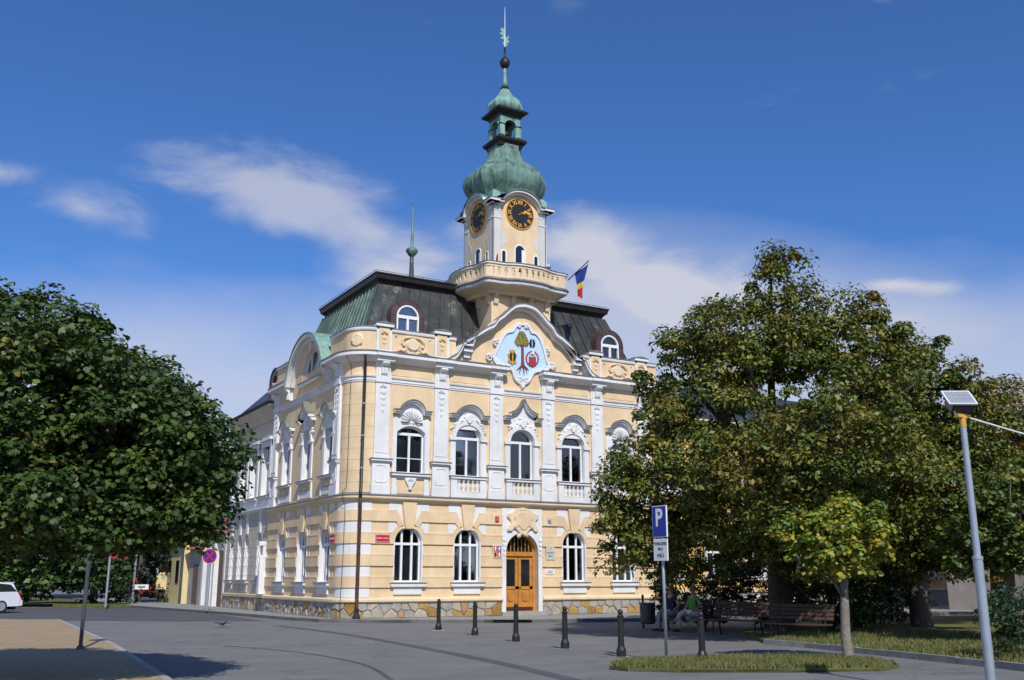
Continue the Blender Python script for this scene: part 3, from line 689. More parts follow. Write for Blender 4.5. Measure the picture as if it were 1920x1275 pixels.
def upper_window(fr, c, kind, curtain, left=False):
    spec = dict(LFW if left else (FFS if kind == 'shell' else FFW))
    tr_ = (7.36, 7.47) if not left else (7.45, 7.55)
    p = window(fr, c, spec, dict(low=[0], up=[]), tr_, curtain, bars=(6.42,) if kind == 'shell' and not left else ())
    w = spec['w']; z0 = spec['sill']; top = spec['top']; sp = spec['spring']
    sill(fr, c, p, 5.68, 5.80, .88)
    b = MB()
    for s in (-1, 1):                            # jamb strips and arched architrave
        if kind == 'shell' and not left:
            ho = half_outline(spec, 1)
            b.ext([(c+s*.83,z0),(c+s*w,z0)]+[(c+s*x, z) for x, z in ho[1:]]+[(c,8.0),(c+s*.55,7.98),(c+s*.72,8.12),(c+s*.83,7.95)], -.03, .05, fr)
        else:
            b.fbox(fr, c+s*(w+.01), c+s*(w+.26), z0, sp, -.03, .05)
            b.ext([(c+s*x, z) for x, z in arc(0, sp, w+.005, 0, 90, 10, top-sp)]+[(c+s*x, z) for x, z in arc(0, sp, w+.17, 90, 0, 10, top-sp+.16)], -.03, .085, fr)
            b.fbox(fr, c+s*(w-.02), c+s*(w+.31), sp-.14, sp-.02, -.03, .12)
    b.build('casing', 'white', p)
    zb = 8.30 if kind == 'shell' else 8.33
    if kind == 'ogee':
        path = [(c-.95,8.36),(c-.64,8.36),(c-.64,8.56),(c-.5,8.60),(c-.3,8.70),(c-.12,8.90),(c,9.16),(c+.12,8.90),(c+.3,8.70),(c+.5,8.60),(c+.64,8.56),(c+.64,8.36),(c+.95,8.36)]
        tym = [(c-.62,8.0),(c+.62,8.0),(c+.62,8.55),(c+.3,8.7),(c,9.1),(c-.3,8.7),(c-.62,8.55)]
    else:
        flat, rise = (.50,.44) if kind == 'shell' else (.58,.42)
        path = hood_arch(c, .84 if kind == 'shell' else .93, zb-.08, flat, rise)
        tym = [(c-flat-.05,7.78),(c+flat+.05,7.78)] + [q for q in path[2:-2]][::-1]
    path = path[::-1]
    MB().ext(tym, -.03, .035, fr).build('tympanum', 'white', p)
    MB().ext(ribbon(path, -.075), -.03, .20, fr).ext(ribbon([(x, z+.075) for x, z in path], -.05), -.03, .27, fr).build('hood', 'white', p)
    MB().ext(ribbon([(x, z+.128) for x, z in path], -.04), -.03, .31, fr).build('hood_flashing', 'hood_patina' if left else 'flashing', p)
    if kind == 'shell':
        shell(fr, c, 7.88, .52, .03, 11, .14, 186).build('shell', 'white', p)
        rosettes(fr, [(c+dx, 7.84+.03*math.cos(dx*9)) for dx in (-.42,-.3,-.18,-.06,.06,.18,.3,.42)], .07, .04, 3).build('carved_ornament', 'white', p)
    else:
        rg = random.Random(int(c*10)); pts_ = []
        for k in range(26):
            an = R(18+144*k/25); rr = rg.uniform(.76, .98) if kind != 'ogee' else rg.uniform(.74, 1.04)
            pts_.append((c+rr*math.cos(an)*.92, sp+rr*math.sin(an)*(.92 if kind != 'ogee' else 1.04)))
        pts_ += [(c+rg.uniform(-.22,.22), rg.uniform(8.12,8.5)) for _ in range(16)]
        rosettes(fr, pts_, .07, .03, int(c*7)).build('carved_ornament', 'white', p)
        MB().ext([(c-.20,8.2),(c-.12,8.42),(c,8.48),(c+.12,8.42),(c+.20,8.2),(c+.1,8.03),(c,7.97),(c-.1,8.03)], .03, .15, fr, inset=.3).build('cartouche', 'white', p)
    if left:
        MB().fbox(fr, c-.70, c+.70, 5.02, 5.30, -.03, .04).build('apron', 'white', p)
        for s in (-1,1): MB().fbox(fr, c+s*.74, c+s*.86, 5.0, 5.68, -.03, .06).build('apron_post', 'white', p)
        b = MB().ext([(c-.5,5.36),(c-.2,5.40),(c,5.30),(c+.2,5.40),(c+.5,5.36),(c+.3,5.46),(c,5.52),(c-.3,5.46)], -.03, .07, fr); b.build('carved_swag', 'cream_light', p)
    elif kind == 'shell':
        for s in (-1,1):
            MB().fbox(fr, c+s*.60, c+s*.84, 4.9, 5.25, -.03, .09).fbox(fr, c+s*.62, c+s*.82, 5.25, 5.68, -.03, .06).build('apron_post', 'white', p)
        MB().fbox(fr, c-.62, c+.62, 5.56, 5.68, -.03, .05).ext([(c-.3,5.66),(c+.3,5.66),(c+.26,5.52),(c+.08,5.22),(c+.08,5.10),(c-.08,5.10),(c-.08,5.22),(c-.26,5.52)], -.03, .10, fr, inset=.15).build('carved_bracket', 'white', p)
        shell(fr, c, 5.48, .13, .09, 5, .05).build('shell', 'white', p)
    else:
        for s in (-1,1): MB().fbox(fr, c+s*.54, c+s*.84, 4.9, 5.68, -.03, .12).build('apron_post', 'white', p)
        MB().fbox(fr, c-.54, c+.54, 4.9, 5.14, -.03, .12).build('baluster_base', 'white', p)
        baluster_row(fr, c, 5.14, 5.66, .54, 5, .04, p)
KINDS = ['shell','round','ogee','round','shell']
for k, c in enumerate(CEN): upper_window(FRONT, c, KINDS[k], {0:2,1:2,2:2,3:1,4:2}[k])
for k, c in enumerate(LCEN): upper_window(LEFT, c, 'ogee' if k == 1 else 'round', 1, left=True)

# portal and door
b = MB()
ho = half_outline(DOOR, 1, 12)
for s in (-1, 1):
    b.ext([(MID+s*1.0,.14),(MID+s*.8,.14)]+[(MID+s*x, z) for x, z in ho[1:]]+[(MID,4.58),(MID+s*1.0,4.58)], -.03, .03, FRONT)
portal = b.build('portal', 'white', TH)
MB().fbox(FRONT, MID-1.1, MID+1.1, .12, .27, -.3, .28).build('doorstep', 'concrete', portal)
ct = []
for x, z in [(0,3.42),(.20,3.50),(.34,3.66),(.50,3.72),(.58,3.60),(.72,3.56),(.80,3.66),(.74,3.78),(.62,3.90),(.66,4.06),(.80,4.18),(.80,4.32),(.66,4.36),(.50,4.40),(.36,4.55),(.12,4.60)]: ct.append((x, z))
poly = [(MID+x, z) for x, z in ct] + [(MID-x, z) for x, z in ct[::-1][:-1]]
MB().ext(poly, .0, .13, FRONT, inset=.06).build('cartouche', 'cream_light', portal)
MB().ext([(MID+(x-MID)*.62, 4.05+(z-4.05)*.66) for x, z in poly], .12, .165, FRONT, inset=.04).build('cartouche_field', 'cream', portal)
rosettes(FRONT, [(MID+dx, z) for dx, z in ((-.72,4.22),(.72,4.22),(-.7,3.66),(.7,3.66),(0,4.52),(-.1,4.5),(.1,4.5),(0,3.5),(-.12,3.46),(.12,3.46),(.2,3.4),(-.2,3.4))], .085, .08, 5).build('carved_ornament', 'cream_light', portal)
flower_drop(FRONT, MID+.90, 3.25, 4, .03, .8).build('carved_drop', 'white', portal); flower_drop(FRONT, MID-.90, 3.25, 4, .03, .8).build('carved_drop', 'white', portal)
D = -.34
dr = MB()
o_, i_ = frame_ring(dict(w=.80, sill=.2, spring=2.72, top=3.52), .09); n = len(o_)
for k in range(n): dr.ext([(MID+q[0],q[1]) for q in (o_[k],o_[(k+1)%n],i_[(k+1)%n],i_[k])], D-.06, D+.04, FRONT)
dr.fbox(FRONT, MID-.74, MID+.74, 2.56, 2.74, D-.06, D+.07)
door = dr.build('door', 'wood_door', TH)
for s in (-1, 1):
    x0, x1 = sorted((MID+s*.015, MID+s*.71))
    lf = MB()
    for q in ((x0,x1,.28,.60),(x0,x1,1.18,1.30),(x0,x1,2.42,2.56),(x0,x0+.13,.60,2.42),(x1-.13,x1,.60,2.42)): lf.fbox(FRONT, *q, D-.05, D+.0)
    lf.fbox(FRONT, x0+.13, x1-.13, .60, 1.18, D-.05, D-.03)
    leaf = lf.build('door_leaf', 'wood_door', door)
    MB().ext([(x0+.2,.72),(x0+.26,.66),(x1-.26,.66),(x1-.2,.72),(x1-.2,1.06),(x1-.26,1.12),(x0+.26,1.12),(x0+.2,1.06)], D-.035, D+.012, FRONT, inset=.12).build('door_panel', 'wood_door', door)
    MB().fbox(FRONT, x0, x1, .20, .45, D, D+.012).build('kick_plate', 'wood_dark', door)
    MB().fbox(FRONT, x0+.13, x1-.13, 1.30, 2.42, D-.045, D-.035).build('door_glass', 'car_glass', door)
    gr = MB()
    for k in range(5): a = x0+.18+k*(x1-x0-.36)/4; gr.fbox(FRONT, a-.008, a+.008, 1.32, 2.40, D-.034, D-.018)
    for k in range(7): z = 1.45+k*.15; gr.fbox(FRONT, x0+.14, x1-.14, z-.007, z+.007, D-.032, D-.02)
    gr.build('door_grille', 'iron', door)
MB().ext([(MID+x, z) for x, z in clip_light(dict(w=.72, spring=2.72, top=3.44, sill=.2), -.70, .70, 2.74, None, 12)], D-.04, D-.034, FRONT).build('fanlight', 'car_glass', door)
for k in range(7):
    x = -.54+.18*k; MB().fbox(FRONT, MID+x-.015, MID+x+.015, 2.74, 2.72+math.sqrt(.70**2-x*x)-.02, D-.03, D+.0).build('fanlight_bar', 'wood_door', door)
MB().fbox(FRONT, MID+.05, MID+.075, 1.2, 1.45, D, D+.05).build('door_handle', 'gold', door)
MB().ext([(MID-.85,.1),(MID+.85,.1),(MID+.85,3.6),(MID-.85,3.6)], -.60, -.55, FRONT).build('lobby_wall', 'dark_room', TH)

# gable over the middle bays
gp_r = [(0,13.64),(.45,13.56),(.80,13.32),(1.14,13.0),(1.42,12.78),(1.62,12.50),(1.98,12.30),(2.34,12.04),(2.58,11.76),(2.68,11.50)]
led = [(3.12,11.50)]; sco = [(3.26,11.20),(3.46,10.92),(3.78,10.72),(4.25,10.60)]
right = smoothpath(gp_r, 4) + smoothpath(led+sco, 4)
full = [(MID-x, z) for x, z in right[::-1]] + [(MID+x, z) for x, z in right[1:]]
body = [(x, z-.12) for x, z in full]
gw = MB().ext([(body[0][0],10.40)] + body + [(body[-1][0],10.40)], -.30, .006, FRONT); gable = gw.build('gable', 'cream', TH)
path = full[::-1]
MB().ext(ribbon([(x, z-.26) for x, z in path], -.12), -.28, .22, FRONT).build('gable_cornice', 'white', gable)
MB().ext(ribbon([(x, z-.14) for x, z in path], -.12), -.28, .44, FRONT).build('gable_cornice', 'white', gable)
MB().ext(ribbon([(x, z-.018) for x, z in path], -.045), -.30, .455, FRONT).build('gable_flashing', 'flashing', gable)
for s in (-1, 1):
    MB().fbox(FRONT, MID+s*2.62, MID+s*3.06, 11.14, 11.30, -.02, .30).fbox(FRONT, MID+s*2.68, MID+s*2.98, 10.9, 11.14, -.02, .14).build('gable_bracket', 'white', gable)
# cartouche with the town arms
def Zc(X_, Y_):                                  # drawing units of the arms -> facade
    return (MID + (X_-700)*.00262*1.02, 12.78 - (Y_-60)*.00268 + (X_-700)*.000290*1.0)
fld = [(700,85),(780,95),(830,150),(870,215),(960,240),(1040,330),(1085,450),(1120,560),(1160,700),(1190,790),(1060,830),(940,850),(870,900),(810,1000),(760,1040),(700,1050),(640,1030),(570,960),(540,870),(480,800),(360,770),(250,740),(170,640),(215,540),(270,430),(320,330),(400,230),(520,200),(570,130),(620,90)]
fp = [Zc(*q) for q in fld]
MB().ext(fp, -.02, .05, FRONT).build('arms_field', 'sky_blue', gable)
MB().ext(ribbon(smoothpath(fp+[fp[0]], 3), .13), .0, .12, FRONT).build('arms_frame', 'white', gable)
def volute(x, z, r, s, tilt=0):
    b = MB(); pts_ = []
    for k in range(22):
        an = R(tilt+s*k*26); rr = r*(1-k/26); pts_.append(FRONT(x+rr*math.cos(an), z+rr*math.sin(an), .09))
    b.tube(pts_, [.055*(1-k/40) for k in range(22)], 6); return b
for q, r_, s, tl_ in (((200,400),.17,1,60),((1180,540),.17,-1,120),((70,640),.18,1,40),((1290,800),.18,-1,140),((640,95),.10,1,60),((770,105),.10,-1,120),((650,1000),.12,1,200),((770,1015),.12,-1,-20)):
    volute(*Zc(*q), r_, s, tl_).build('volute', 'white', gable, smooth=True)
for pl_ in ([(40,600),(120,640),(250,760),(360,790),(350,740),(250,700),(150,600),(80,570)], [(1330,760),(1240,760),(1130,850),(1040,850),(1060,900),(1150,900),(1260,810),(1330,830)]):
    MB().ext([Zc(*q) for q in pl_], -.01, .13, FRONT, inset=.1).build('arms_scroll', 'white', gable)
MB().ext([Zc(*q) for q in ((650,1060),(750,1060),(760,1110),(720,1160),(700,1170),(670,1155),(645,1110))], -.01, .14, FRONT, inset=.3).build('arms_pendant', 'white', gable)
rg = random.Random(4); cr_ = MB()
crown = [(690,175),(740,190),(770,250),(815,330),(835,400),(800,450),(740,440),(700,420),(640,415),(580,435),(545,370),(575,300),(620,230),(645,185)]
cr_.ext([Zc(*q) for q in crown], .045, .09, FRONT, inset=.05)
for _ in range(70):
    x, y = rg.uniform(560,820), rg.uniform(190,440)
    if abs(x-690) < 40+(y-175)*.45:
        X0, Z0 = Zc(x, y); cr_.ext([(X0+.035*math.cos(k*1.05), Z0+.03*math.sin(k*1.05)) for k in range(6)], .085, .12, FRONT, inset=.5)
cr_.build('carved_tree_crown', 'leaf_gold', gable)
tk = MB().ext([Zc(*q) for q in ((678,430),(722,430),(722,700),(745,800),(665,800),(680,700))], .045, .11, FRONT, inset=.05)
for x1, y1 in ((590,860),(640,915),(735,935),(795,910),(825,860)):
    a0_, b0_ = Zc(705+(x1-705)*.15,780), Zc(705+(x1-705)*.6, 815 if abs(x1-705) > 60 else 850); c0_ = Zc(x1,y1)
    tk.tube([FRONT(*a0_,.07), FRONT(*b0_,.07), FRONT(*c0_,.06)], [.045,.032,.01], 6)
tk.build('carved_tree_trunk', 'bark_red', gable)
MB().ext([Zc(*q) for q in ((450,500),(550,500),(560,560),(600,590),(570,650),(585,745),(530,745),(510,780),(470,745),(415,715),(430,650),(405,580),(445,560))], .045, .10, FRONT, inset=.08).build('shield', 'arms_gold', gable)
for s in (-1, 1): MB().ext([Zc(505+s*x, y) for x, y in ((8,570),(30,545),(55,580),(60,650),(35,705),(10,690),(20,640))], .095, .125, FRONT, inset=.1).build('shield_wing', 'clock_black', gable)
MB().ext([Zc(*q) for q in ((830,610),(880,630),(960,615),(965,700),(975,770),(900,805),(820,770),(830,700))], .045, .11, FRONT, inset=.08).build('shield', 'arms_red', gable)
mt = MB()
for k in range(16):
    an = R(-60+300*k/15); X0, Z0 = Zc(895+118*math.cos(an), 655-125*math.sin(an)); mt.ext([(X0+.055*math.cos(j*1.05+k), Z0+.05*math.sin(j*1.05+k)) for j in range(6)], .045, .10, FRONT, inset=.4)
mt.build('mantling', 'arms_red', gable)
MB().ext([Zc(*q) for q in ((850,580),(880,530),(890,485),(910,485),(920,530),(945,580),(900,605))], .05, .12, FRONT, inset=.2).build('helmet', 'old_white', gable)
for s in (-1, 1): MB().ext([Zc(895+s*x, y) for x, y in ((8,460),(14,400),(10,310),(40,330),(58,390),(50,440),(28,470))], .05, .10, FRONT, inset=.1).build('crest_wing', 'clock_black', gable)

# attic parapet, piers and relief panels
def parapet(l0, l1):
    sweep([(-.28,10.70),(-.02,10.70),(-.02,11.62),(-.28,11.62)], l0, l1).build('parapet', 'cream', TH)
    sweep([(-.30,11.62),(.04,11.62),(.06,11.68),(.06,11.75),(-.30,11.75)], l0, l1).build('parapet_coping', 'white', TH)
    sweep([(-.32,11.752),(.085,11.752),(.085,11.78),(-.32,11.82)], l0, l1).build('coping_flashing', 'flashing', TH)
parapet(0, 15.6-(MID+3.3)); parapet(15.6-(MID-3.3), LT(2.75)); parapet(LT(7.6), LEND)
for a in (PIL[0], PIL[1], PIL[4], PIL[5]):
    pr = MB().fbox(FRONT, a-.34, a+.34, 10.66, 11.80, -.34, .06).build('parapet_pier', 'white', TH)
    MB().fbox(FRONT, a-.40, a+.40, 11.80, 11.92, -.40, .14).build('pier_cap', 'white', pr)
    MB().ext([(a-.42,11.922),(a+.42,11.922),(a+.42,11.95),(a,12.03),(a-.42,11.95)], -.42, .16, FRONT).build('pier_flashing', 'flashing', pr)
    MB().fbox(FRONT, a-.24, a+.24, 10.86, 11.74, .05, .07).build('pier_panel', 'cream', pr)
    shell(FRONT, a, 11.48, .17, .06, 7, .07).build('shell', 'cream_light', pr)
    flower_drop(FRONT, a, 11.36, 2, .065, .8).build('carved_drop', 'cream_light', pr)
for i, (a0, a1) in enumerate(((PIL[0]+.40, PIL[1]-.40), (PIL[4]+.40, PIL[5]-.40))):
    c = (a0+a1)/2; b = MB()
    b.ext([(c+.36*math.cos(R(20*k)), 11.18+.30*math.sin(R(20*k))) for k in range(18)], -.04, .07, FRONT, inset=.25)
    for s in (-1, 1):
        pts_ = [FRONT(c+s*x, z, .03) for x, z in ((.30,11.0),(.42,10.88),(.60,10.92),(.72,10.84),(.88,10.80))]; b.tube(pts_, [.05,.06,.045,.04,.02], 6)
        pts_ = [FRONT(c+s*x, z, .03) for x, z in ((.12,11.50),(.34,11.46),(.50,11.30),(.46,11.12),(.36,11.10))]; b.tube(pts_, [.06,.06,.055,.05,.04], 6)
    b2 = rosettes(FRONT, [(c+dx, z) for dx, z in ((-.5,11.2),(.5,11.2),(0,11.52),(-.1,11.5),(.1,11.5),(-.62,10.95),(.62,10.95),(-.78,11.5),(.78,11.5),(-.3,10.86),(.3,10.86),(0,10.82))], .075, -.01, 9)
    b.add(b2.v, b2.f); b.build('relief', 'cream_light', TH)
qx, qy = RC-RC*math.sin(R(48)), RC-RC*math.cos(R(48))
rb = MB(); nX, nY = -math.sin(R(48)), -math.cos(R(48)); tX, tY = -nY, nX
CORN = lambda a, z, c: (qx+tX*a*-1+nX*c, qy+tY*a*-1+nY*c, z)
rb.ext([(.30*math.cos(R(20*k)), 11.2+.30*math.sin(R(20*k))) for k in range(18)], -.04, .03, CORN, inset=.2)
r2 = rosettes(CORN, [(-.15,11.3),(.1,11.35),(0,11.1),(.18,11.15),(-.2,11.05),(0,11.4),(-.02,11.22)], .06, .0, 8); rb.add(r2.v, r2.f); rb.build('relief', 'cream_light', TH)

# arched gable on the left side with its fan window and green barrel roof
AC, AZC, AR = 5.17, 9.75, 2.62
LAR = dict(w=1.18, sill=10.32, spring=10.55, top=11.72)
b = MB(); 
for s in (-1, 1):
    ho = half_outline(LAR, s, 10); 
    outr = [(s*AR*math.cos(R(an)), AZC+AR*math.sin(R(an))) for an in np.linspace(90, 20, 14)]
    b.ext([(AC+s*AR*.94,9.72),(AC,9.72),(AC,LAR['sill'])]+[(AC+x, z) for x, z in ho]+[(AC+x, z) for x, z in outr], -.35, .012, LEFT)
ag = b.build('arched_gable', 'cream', TH)
ar_ = [(AC+(AR+.0)*math.cos(R(an)), AZC+(AR)*math.sin(R(an))) for an in np.linspace(14, 166, 26)]
MB().ext(ribbon(ar_, .16), -.3, .40, LEFT).ext(ribbon([(AC+(x-AC)*.935, AZC+(z-AZC)*.935) for x, z in ar_], .13), -.3, .20, LEFT).build('arch_cornice', 'white', ag)
brl = MB()
outer = [(AC+(AR+.02)*math.cos(R(an)), AZC+(AR+.02)*math.sin(R(an))) for an in np.linspace(14, 166, 26)]
brl.ext(ribbon(outer, -.05), -2.6, .44, LEFT); brl.build('barrel_roof', 'verdigris_light', ag)
for yb in (-.5, -1.3):
    MB().ext(ribbon([(AC+(AR+.06)*math.cos(R(an)), AZC+(AR+.06)*math.sin(R(an))) for an in np.linspace(14,166,26)], -.03), yb, yb+.03, LEFT).build('seam', 'verdigris_light', ag)
w_ = window(LEFT, AC, LAR, dict(low=[-.45,.45], up=[-.45,.45]), (10.55,10.62), 1)
MB().fbox(LEFT, AC-1.4, AC+1.4, 10.14, 10.28, -.03, .16).build('sill', 'white', w_); MB().fbox(LEFT, AC-1.42, AC+1.42, 10.281, 10.31, -.2, .19).build('sill_flashing', 'flashing', w_)
MB().fbox(LEFT, AC-.12, AC+.12, 11.72, 12.18, -.03, .12).build('keystone', 'white', w_)
for s in (-1, 1):
    MB().fbox(LEFT, AC+s*2.45, AC+s*2.85, 9.74, 10.28, -.03, .12).build('gable_bracket', 'white', ag); scroll(LEFT, AC+s*2.62, 9.76, 10.40, .12, .14).build('console', 'white', ag)

# mansard roof of standing-seam sheets
ROOF = dict(x0=.45, x1=14.95, y0=.45, y1=9.85, z0=10.75, X0=1.68, X1=13.75, Y0=1.68, Y1=8.62, z1=14.16)
rf = MB(); q = ROOF
rf.loft([[(q['x0']+.06,q['y0']+.06,q['z0']),(q['x1']-.06,q['y0']+.06,q['z0']),(q['x1']-.06,q['y1']-.06,q['z0']),(q['x0']+.06,q['y1']-.06,q['z0'])],[(q['X0']+.06,q['Y0']+.06,q['z1']),(q['X1']-.06,q['Y0']+.06,q['z1']),(q['X1']-.06,q['Y1']-.06,q['z1']),(q['X0']+.06,q['Y1']-.06,q['z1'])]])
mans = rf.build('mansard_roof', 'bronze_dark', TH)
def roof_face(p0, p1, P0, P1, n, m, nv):
    p0, p1, P0, P1 = map(Vector, (p0, p1, P0, P1)); nv = Vector(nv)
    for k in range(n):
        a = [p0.lerp(p1, k/n), p0.lerp(p1, (k+1)/n), P0.lerp(P1, (k+1)/n), P0.lerp(P1, k/n)]
        rows = [(0,.53),(.53,1)] if k % 2 else [(0,.38),(.38,1)]
        for r0, r1 in rows:
            c_ = [a[0].lerp(a[3], r0+.003), a[1].lerp(a[2], r0+.003), a[1].lerp(a[2], r1), a[0].lerp(a[3], r1)]
            b = MB(); vs_ = [v+nv*.0 for v in c_]+[v+nv*(.018+.008*(r0 > 0)) for v in c_]
            b.add(vs_, [(0,3,2,1),(4,5,6,7),(0,1,5,4),(1,2,6,5),(2,3,7,6),(3,0,4,7)])
            d = (c_[1]-c_[0]).normalized()*.028
            b.add([c_[0]-d+nv*.0,c_[0]+d+nv*.0,c_[3]+d+nv*.0,c_[3]-d+nv*.0,c_[0]-d*.5+nv*.075,c_[0]+d*.5+nv*.075,c_[3]+d*.5+nv*.075,c_[3]-d*.5+nv*.075],[(4,5,6,7),(0,1,5,4),(1,2,6,5),(2,3,7,6),(3,0,4,7)])
            b.build('roof_panel', m, mans)
roof_face((q['x0'],q['y0'],q['z0']),(q['x1'],q['y0'],q['z0']),(q['X0'],q['Y0'],q['z1']),(q['X1'],q['Y0'],q['z1']), 24, 'roof_grey', (0,-.94,.34))
roof_face((q['x0'],q['y1'],q['z0']),(q['x0'],q['y0'],q['z0']),(q['X0'],q['Y1'],q['z1']),(q['X0'],q['Y0'],q['z1']), 17, 'roof_green', (-.94,0,.34))
roof_face((q['x1'],q['y0'],q['z0']),(q['x1'],q['y1'],q['z0']),(q['X1'],q['Y0'],q['z1']),(q['X1'],q['Y1'],q['z1']), 14, 'roof_grey', (.94,0,.34))
ev = MB()
for z0, z1, o0, o1 in ((14.10,14.30,.02,.10),(14.30,14.42,.10,.24),(14.42,14.62,.26,.30),(14.62,14.67,.34,.34)):
    x0,x1,y0,y1 = 1.80,13.63,1.80,8.5
    ev.loft([[(x0-o0,y0-o0,z0),(x1+o0,y0-o0,z0),(x1+o0,y1+o0,z0),(x0-o0,y1+o0,z0)],[(x0-o1,y0-o1,z1),(x1+o1,y0-o1,z1),(x1+o1,y1+o1,z1),(x0-o1,y1+o1,z1)]])
ev.build('eaves', 'bronze_dark', TH)
up = MB().loft([[(1.46,1.46,14.672),(13.97,1.46,14.672),(13.97,8.84,14.672),(1.46,8.84,14.672)],[(4.9,4.9,15.35),(10.6,4.9,15.35),(10.6,5.4,15.35),(4.9,5.4,15.35)]])
upo = up.build('upper_roof', 'roof_green', TH)
for k in range(14):
    x = 2.0+k*.88; u0 = Vector((x,1.5,14.68)); u1 = Vector((min(max(x,4.9),10.6),4.9,15.36)); MB().tube([u0,u1], .02, 5).build('seam', 'roof_green', upo)
gb = MB()
for k in range(16): gb.tube([(1.44+.75*k+.0,1.44,14.66),(1.44+.75*k,1.44,14.72)], .010, 5)
gb.tube([(1.44,1.44,14.72),(13.9,1.44,14.72)], .014, 5); gb.tube([(1.44,1.44,14.72),(1.44,8.8,14.72)], .014, 5)
gb.build('snow_rail', 'flashing', TH)
# ridge finial with a ball
fx, fy = 4.55, 4.6
fn = MB().lathe([(.14,14.9),(.13,15.6),(.10,16.35),(.11,16.4),(.10,16.45),(.09,16.75)], fx, fy, 10).build('roof_finial', 'dark_zinc', TH, smooth=True)
MB().lathe([(.06,16.72),(.16,16.80),(.27,16.95),(.30,17.05),(.29,17.09),(.2,17.17),(.09,17.25),(.075,17.3),(.07,17.7),(.035,19.2),(.03,19.45),(.07,19.5),(.02,19.55)], fx, fy, 14).build('finial_ball', 'verdigris', fn, smooth=True)

# arched copper dormers
def dormer(c, y=.62):
    fr = lambda a, b_, cc: (a, y-cc, b_)
    spec = dict(w=.52, sill=11.62, spring=12.55, top=13.07)
    b = MB()
    for s in (-1, 1):
        ho = half_outline(spec, s, 9)
        b.ext([(c+s*.73,11.3),(c,11.3),(c,11.62)]+[(c+x, z) for x, z in ho]+[(c+s*x, z) for x, z in arc(0,12.55,.73,90,0,9)], -.10, .0, fr)
    d = b.build('dormer', 'copper_brown', TH)
    for s in (-1, 1):                            # copper facing in separate sheets
        for k, (a0_, a1_) in enumerate(((1,44),(46,89))):
            MB().ext([(c+s*x, z) for x, z in arc(0,12.55,.75,a0_,a1_,5)]+[(c+s*x, z) for x, z in arc(0,12.55,.55,a1_,a0_,5)], -.02, .02, fr).build('facing_sheet', 'copper_brown', d)
        MB().fbox(fr, c+s*.55, c+s*.75, 11.3, 12.54, -.02, .02).build('facing_sheet', 'copper_brown', d)
    outl = [(c-.75,11.3)] + [(c+x, z) for x, z in arc(0,12.55,.75,180,0,16)] + [(c+.75,11.3)]
    MB().ext(ribbon(outl, .04), -1.7, .035, fr).build('dormer_roof', 'copper_brown', d)
    w = spec['w']; o_, i_ = frame_ring(spec, .07); n = len(o_); b = MB()
    for k in range(n): b.ext([(c+p_[0],p_[1]) for p_ in (o_[k],o_[(k+1)%n],i_[(k+1)%n],i_[k])], -.12, .03, fr)
    b.fbox(fr, c-.5, c+.5, 12.46, 12.60, -.12, .035); b.fbox(fr, c-.05, c+.05, 11.65, 12.46, -.12, .03)
    b.build('dormer_window', 'frame_white', d)
    for x0, x1, z0, z1 in ((-.5,0,11.65,12.5),(0,.5,11.65,12.5),(-.5,.5,12.55,None)):
        MB().ext([(c+x, z) for x, z in clip_light(spec, x0, x1, z0, z1, 8)], -.075, -.07, fr).build('pane', 'glass', d)
    MB().fbox(fr, c-.8, c+.8, 11.4, 13.2, -1.0, -.95).build('room_lining', 'dark_room', d)
dormer(CEN[0]); dormer(CEN[4])

# ------------------------------------------------------------------ the tower
TX, TY = MID, 1.56
lo = MB().box(TX-1.55, TX+1.55, .02, 3.11, 10.6, 14.3).build('tower_base', 'cream', TH)
HB = 1.41
def face(k):                                     # frames of the four tower sides: 0 front, 1 left, 2 back, 3 right
    an = [0, -90, 180, 90][k]; c_, s_ = math.cos(R(an)), math.sin(R(an))
    def fr(a, b, c):
        x, y = a, -(HB+c); return (TX + x*c_ - y*s_, TY + x*s_ + y*c_, b)
    return fr
tw = MB()
for k in range(4):
    fr = face(k)
    cp = [(-HB,14.3),(HB,14.3),(HB,18.5)] + [(x, 18.42+z) for x, z in [(.86*math.cos(R(an)), .66*math.sin(R(an))) for an in np.linspace(8,172,16)]] + [(-HB,18.5)]
    tw.ext(cp, -.25, .0, fr)
tower = tw.build('tower', 'cream', TH)
tin = MB().box(TX-1.1, TX+1.1, TY-1.1, TY+1.1, 14.3, 19.2).build('tower_core', 'dark_room', tower)
